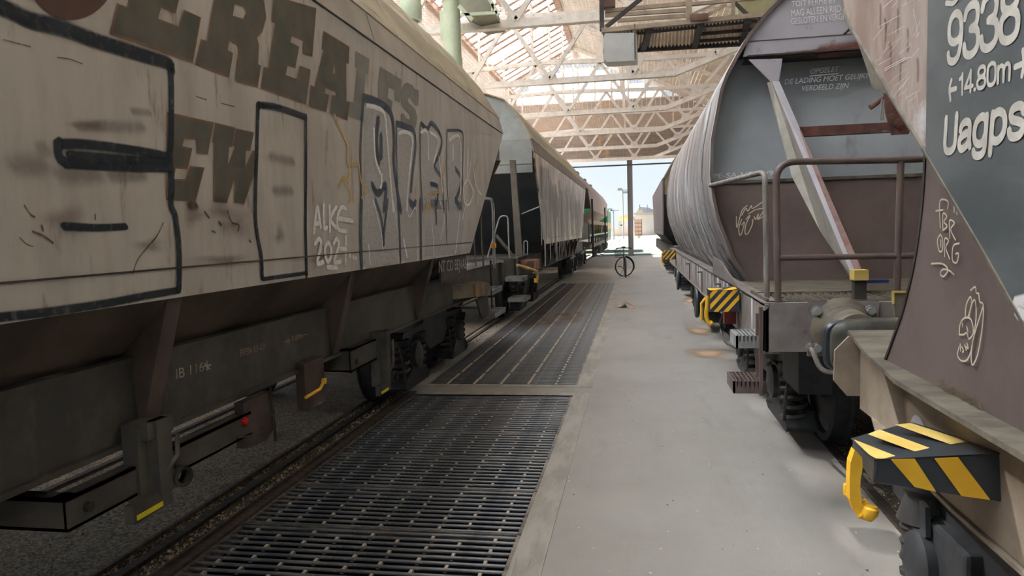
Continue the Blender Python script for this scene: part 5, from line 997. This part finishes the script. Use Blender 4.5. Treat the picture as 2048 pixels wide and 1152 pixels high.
# ------------------------------------------------------------------ small things on the floor
c0 = at(1235, 615, Z=0); c1 = at(1268, 617, Z=0); mm = c0.lerp(c1, .45)
cb = obj('cardboard_piece', G().ext([c0, mm+Vector((-.06, .04, .03)), mm+Vector((0, 0, .10)), mm+Vector((.05, -.05, .01)), c1, c1+Vector((.02, .25, 0)), mm+Vector((.08, .32, .06)), mm+Vector((0, .3, .12)), c0+Vector((.05, .3, .02))], (0, 0, .012)), mat('cardboard', lin(206, 186, 166), lin(186, 164, 142), .8)); tag(cb, 'bent piece of pale cardboard on the floor before the bicycle', 'cardboard')
SPG = spray('grain_soft', lin(232, 190, 148), .8, .95)
for k, (px, py, rx, ry, lb) in enumerate(((1417, 707, .32, .22, 'nearest'), (1398, 662, .26, .26, 'second nearest'), (1408, 620, .30, .2, 'third'), (1382, 602, .22, .3, 'farthest'))):
    c_ = at(px, py, Z=0); g = G(); g.uv = []
    i0 = len(g.v); g.v.append((c_.x, c_.y, .0005)); g.uv.append((0, 1))
    for j_ in range(28): a = 2*pi*j_/28; g.v.append((c_.x+rx*cos(a)*(1+.18*sin(3*a+k)), c_.y+ry*2.2*sin(a)*(1+.15*cos(2*a+k)), .0005)); g.uv.append((0, 0))
    g.f += [(i0, i0+1+j_, i0+1+(j_+1) % 28) for j_ in range(28)]
    for _ in range(420):
        a = random.random()*6.28; q = random.uniform(.2, 1.7); x, y = c_.x+rx*q*cos(a), c_.y+ry*2*q*sin(a); s_ = .006
        if x < 1.38: g.poly([(x, y, .003), (x+s_, y, .003), (x+s_*.5, y+s_*2, .005)]); g.uv += [(0, 1)]*3
    tag(obj('grain_spill', g, SPG, kind='stuff'), f'orange spilled grain patch by the barrel wagon, {lb} of four', 'grain', 'spilled grain patches')
g = G(); g.uv = []; c_ = at(1110, 636, Z=.004)
for k in range(22): 
    x, y = c_.x+random.uniform(-.45, .5), c_.y+random.uniform(-.9, .9); i = len(g.v); g.v.append((x, y, .008)); g.uv.append((0, 1))
    for q in range(10): g.v.append((x+.16*cos(q*.628), y+.4*sin(q*.628), .008)); g.uv.append((0, 0))
    g.f += [(i, i+1+q, i+1+(q+1) % 10) for q in range(10)]
tag(obj('grain_dust', g, spray('grain_dust_paint', lin(176, 130, 82), .28, .9), kind='stuff'), 'orange grain dust lying on the far grates', 'grain')
g = G()
for k in range(420):
    x, y = random.uniform(-.6, 1.35), random.uniform(2.6, 16); s_ = random.uniform(.003, .011); a = random.random()*6; g.poly([(x+s_*cos(a+q*2.1), y+s_*sin(a+q*2.1)*1.3, .0015+.001*q) for q in range(3)])
tag(obj('floor_litter', g, mat('pale_chips', lin(214, 206, 192), lin(70, 60, 52), .9, 0, (3, 3, 3), 0, lo=.45, hi=.55), kind='stuff'), 'small pale and dark chips scattered over the concrete aisle', 'litter')
# ------------------------------------------------------------------ outside
GRD = mat('yard_ground', lin(104, 95, 78), lin(90, 82, 66), .9, 0, (.15, .3, 1), .2, c3=lin(84, 90, 68), sc3=(.05, .16, 1), lo3=.52, hi3=.62)
struct('ground_yard', G().box(-120, 120, 44.6, 420, -.12, -.02), GRD); struct('ground_yard', G().box(-120, WL, -40, 44.6, -.12, -.02).box(WR, 120, -40, 44.6, -.12, -.02).box(WL, WR, -40, -8, -.12, -.02), mat('yard_gravel', lin(120, 114, 104)))
o = obj('grass_strip', G().box(-2.2, 1.3, 46.5, 92, -.02, .0), mat('grass_strip_green', lin(92, 104, 82), lin(102, 106, 96), .9, 0, (1, .3, 1), .3, c3=lin(116, 118, 106), sc3=(.4, .2, 1)), kind='stuff'); tag(o, 'thin green grass strip beyond the shed opening', 'grass')
o = obj('kerb_strip', G().box(-2.35, -2.2, 44.6, 110, -.02, .03), mat('white_kerb', lin(130, 126, 118))); tag(o, 'pale kerb line running out beside the locomotive', 'kerb')
def bld(name, label, px0, px1, py0, py1, Y, depth, M, cat='building'):
    a = at(px0, py1, Y=Y); b = at(px1, py0, Y=Y); t = thing(name, label, cat, (a.x, Y, 0)); obj('wall', G().box(a.x, b.x, Y, Y+depth, -.05, b.z), M, t); return t, a, b
WB = mat('white_building', lin(224, 220, 214), lin(216, 212, 206), .8, 0, (.2, .2, .2), .02)
t, a, b = bld('warehouse', 'plain white warehouse beyond the yard, right of the steel post', 1271, 1318, 428.5, 469, 170, 30, WB); obj('roof', G().box(a.x-.3, b.x+.3, 169.5, 200, b.z, b.z+.5), GLET, t)
t = thing('house', 'house with slate hipped roof behind the white warehouse', 'house', tuple(at(1300, 430, Y=215)))
h = lambda px, py, Y=215: at(px, py, Y=Y)
obj('roof', G().ext([h(1278, 429), h(1279.5, 414), h(1296, 415), h(1311, 421), h(1313, 429)], (0, 12, 0)), mat('slate_roof', lin(150, 156, 170), lin(138, 144, 158), .6), t); obj('gable_wall', G().ext([h(1262, 440, 214), h(1279, 414, 214), h(1290, 429, 214), h(1290, 440, 214)], (0, .5, 0)), mat('tan_gable', lin(206, 194, 180)), t)
for px in (1279.5, 1294.5): a = h(px-.7, 420, 214.5); b = h(px+.7, 409.5, 214.5); obj('chimney', G().box(a.x, b.x, 213.5, 214.5, a.z, b.z), mat('chimney_grey', lin(140, 132, 130)), t)
obj('house_wall', G().box(h(1278, 1).x, h(1313, 1).x, 216, 226, 0, h(1290, 430).z), WB, t)
t = thing('shipping_container', 'stack of rust-orange container doors in front of the white warehouse', 'container', tuple(at(1277, 470.5, Y=162)))
OR = mat('container_orange', lin(214, 176, 154), lin(200, 160, 136), .7); cz = [at(1277, p, Y=162).z for p in (470.5, 462.6, 454.6, 446.6, 438.6)]
xa, xb, xc_ = at(1270, 470, Y=162).x, at(1283, 470, Y=162).x, at(1284.6, 470, Y=162).x
for z0, z1 in zip(cz, cz[1:]):
    for u0, u1 in ((0, .48), (.52, 1)): obj('door_panel', G().box(xa+(xb-xa)*u0, xa+(xb-xa)*u1, 161.9, 162, z0+.12, z1-.05), OR, t)
obj('container_body', G().box(xa-.1, xc_, 162, 167, 0, cz[-1]), mat('container_brown', lin(150, 120, 104)), t)
t = thing('low_building', 'low building with yellow fascia left of the steel post', 'building', tuple(at(1246, 455, Y=190)))
a, b = at(1237, 455, Y=190), at(1258, 435, Y=190); obj('yellow_fascia', G().box(a.x, b.x, 189.8, 190, at(1246, 442, Y=190).z, b.z), mat('pale_yellow_fascia', lin(236, 214, 120)), t); obj('wall', G().box(a.x, b.x, 190, 200, 0, at(1246, 442, Y=190).z), mat('grey_blue_wall', lin(172, 172, 178)), t)
obj('roof', G().ext([at(1235, 435, Y=190), at(1260, 435, Y=190), at(1258, 426, Y=190), at(1250, 429, Y=190)], (0, 10, 0)), mat('tan_roof', lin(196, 178, 160)), t)
t, a, b = bld('white_wall', 'long low white wall left of the steel post', 1224, 1257, 454, 471, 165, .5, WB, 'wall')
t = thing('car', 'small white car parked in front of the low building', 'car', tuple(at(1242, 456, Y=180))); q = lambda px, py: at(px, py, Y=164)
obj('body', G().ext([q(1238, 455), q(1238, 451.5), q(1241, 448.5), q(1245, 448.5), q(1247, 452), q(1247, 455)], (0, 1.7, 0)), WB, t, bev=.1); obj('window', G().ext([Vector(q(1239.5, 451.3))-Vector((0, .03, 0)), q(1241.3, 449), q(1244.6, 449), q(1246, 451.5)], (0, .02, 0)), BLACKST, t)
def mast(px, top, base, Y, lb, heads=2):
    a, b = at(px, top, Y=Y), at(px, base, Y=Y); t = thing('light_mast', lb, 'light mast', (b.x, Y, 0)); obj('pole', G().cyl((b.x, Y, 0), (b.x, Y, a.z), .09, 8), GALV, t)
    for k in range(heads): obj('floodlight', G().box(a.x-.9+k*.9, a.x-.2+k*.9, Y-.1, Y+.1, a.z-.1-.55*k, a.z+.25-.55*k), GALV, t); 
    obj('cross_arm', G().box(a.x-.9, a.x+.8, Y-.04, Y+.04, a.z-.15, a.z-.05), GALV, t)
mast(1246.4, 379, 440, 120, 'tall floodlight mast on the sky left of the steel post'); mast(1227.3, 420, 455, 110, 'shorter lamp pole beside the locomotive', 1)
t = thing('hooded_lamp', 'green hooded lamp head beside the top of the locomotive', 'lamp', tuple(at(1221, 421, Y=66))); c_ = at(1221, 421, Y=66); obj('hood', G().lathe(c_, (0, 0, -1), [(-.08, .02), (-.05, .12), (.02, .16), (.03, .15)], 16), gr, t); obj('arm', G().cyl(c_+Vector((0, 0, .05)), Vector((c_.x-.35, 66, c_.z+.1)), .02), gr, t)
t = thing('sign_post', 'small square sign on a thin post in the yard', 'sign', tuple(at(1278, 486, Y=85))); a = at(1278, 474, Y=85); b = at(1278, 487, Y=85); obj('sign_plate', G().box(a.x-.16, a.x+.16, 84.97, 85, a.z-.14, a.z+.14), GLET, t); obj('post', G().cyl((b.x, 85.02, 0), (b.x, 85.02, a.z), .02, 6), STEEL, t)

# thin dusty haze hanging in the shed
hz = bpy.data.materials.new('dusty_haze'); hz.use_nodes = True; n_ = hz.node_tree.nodes; n_.clear(); vo = n_.new('ShaderNodeOutputMaterial'); vs = n_.new('ShaderNodeVolumeScatter')
vs.inputs['Density'].default_value = .006; vs.inputs['Anisotropy'].default_value = .3; hz.node_tree.links.new(vs.outputs[0], vo.inputs['Volume'])
tag(obj('haze', G().box(WL+.3, WR-.3, 4, SY1-.4, .05, 8.4), hz, kind='stuff'), 'thin dusty haze hanging in the air of the shed', 'haze')
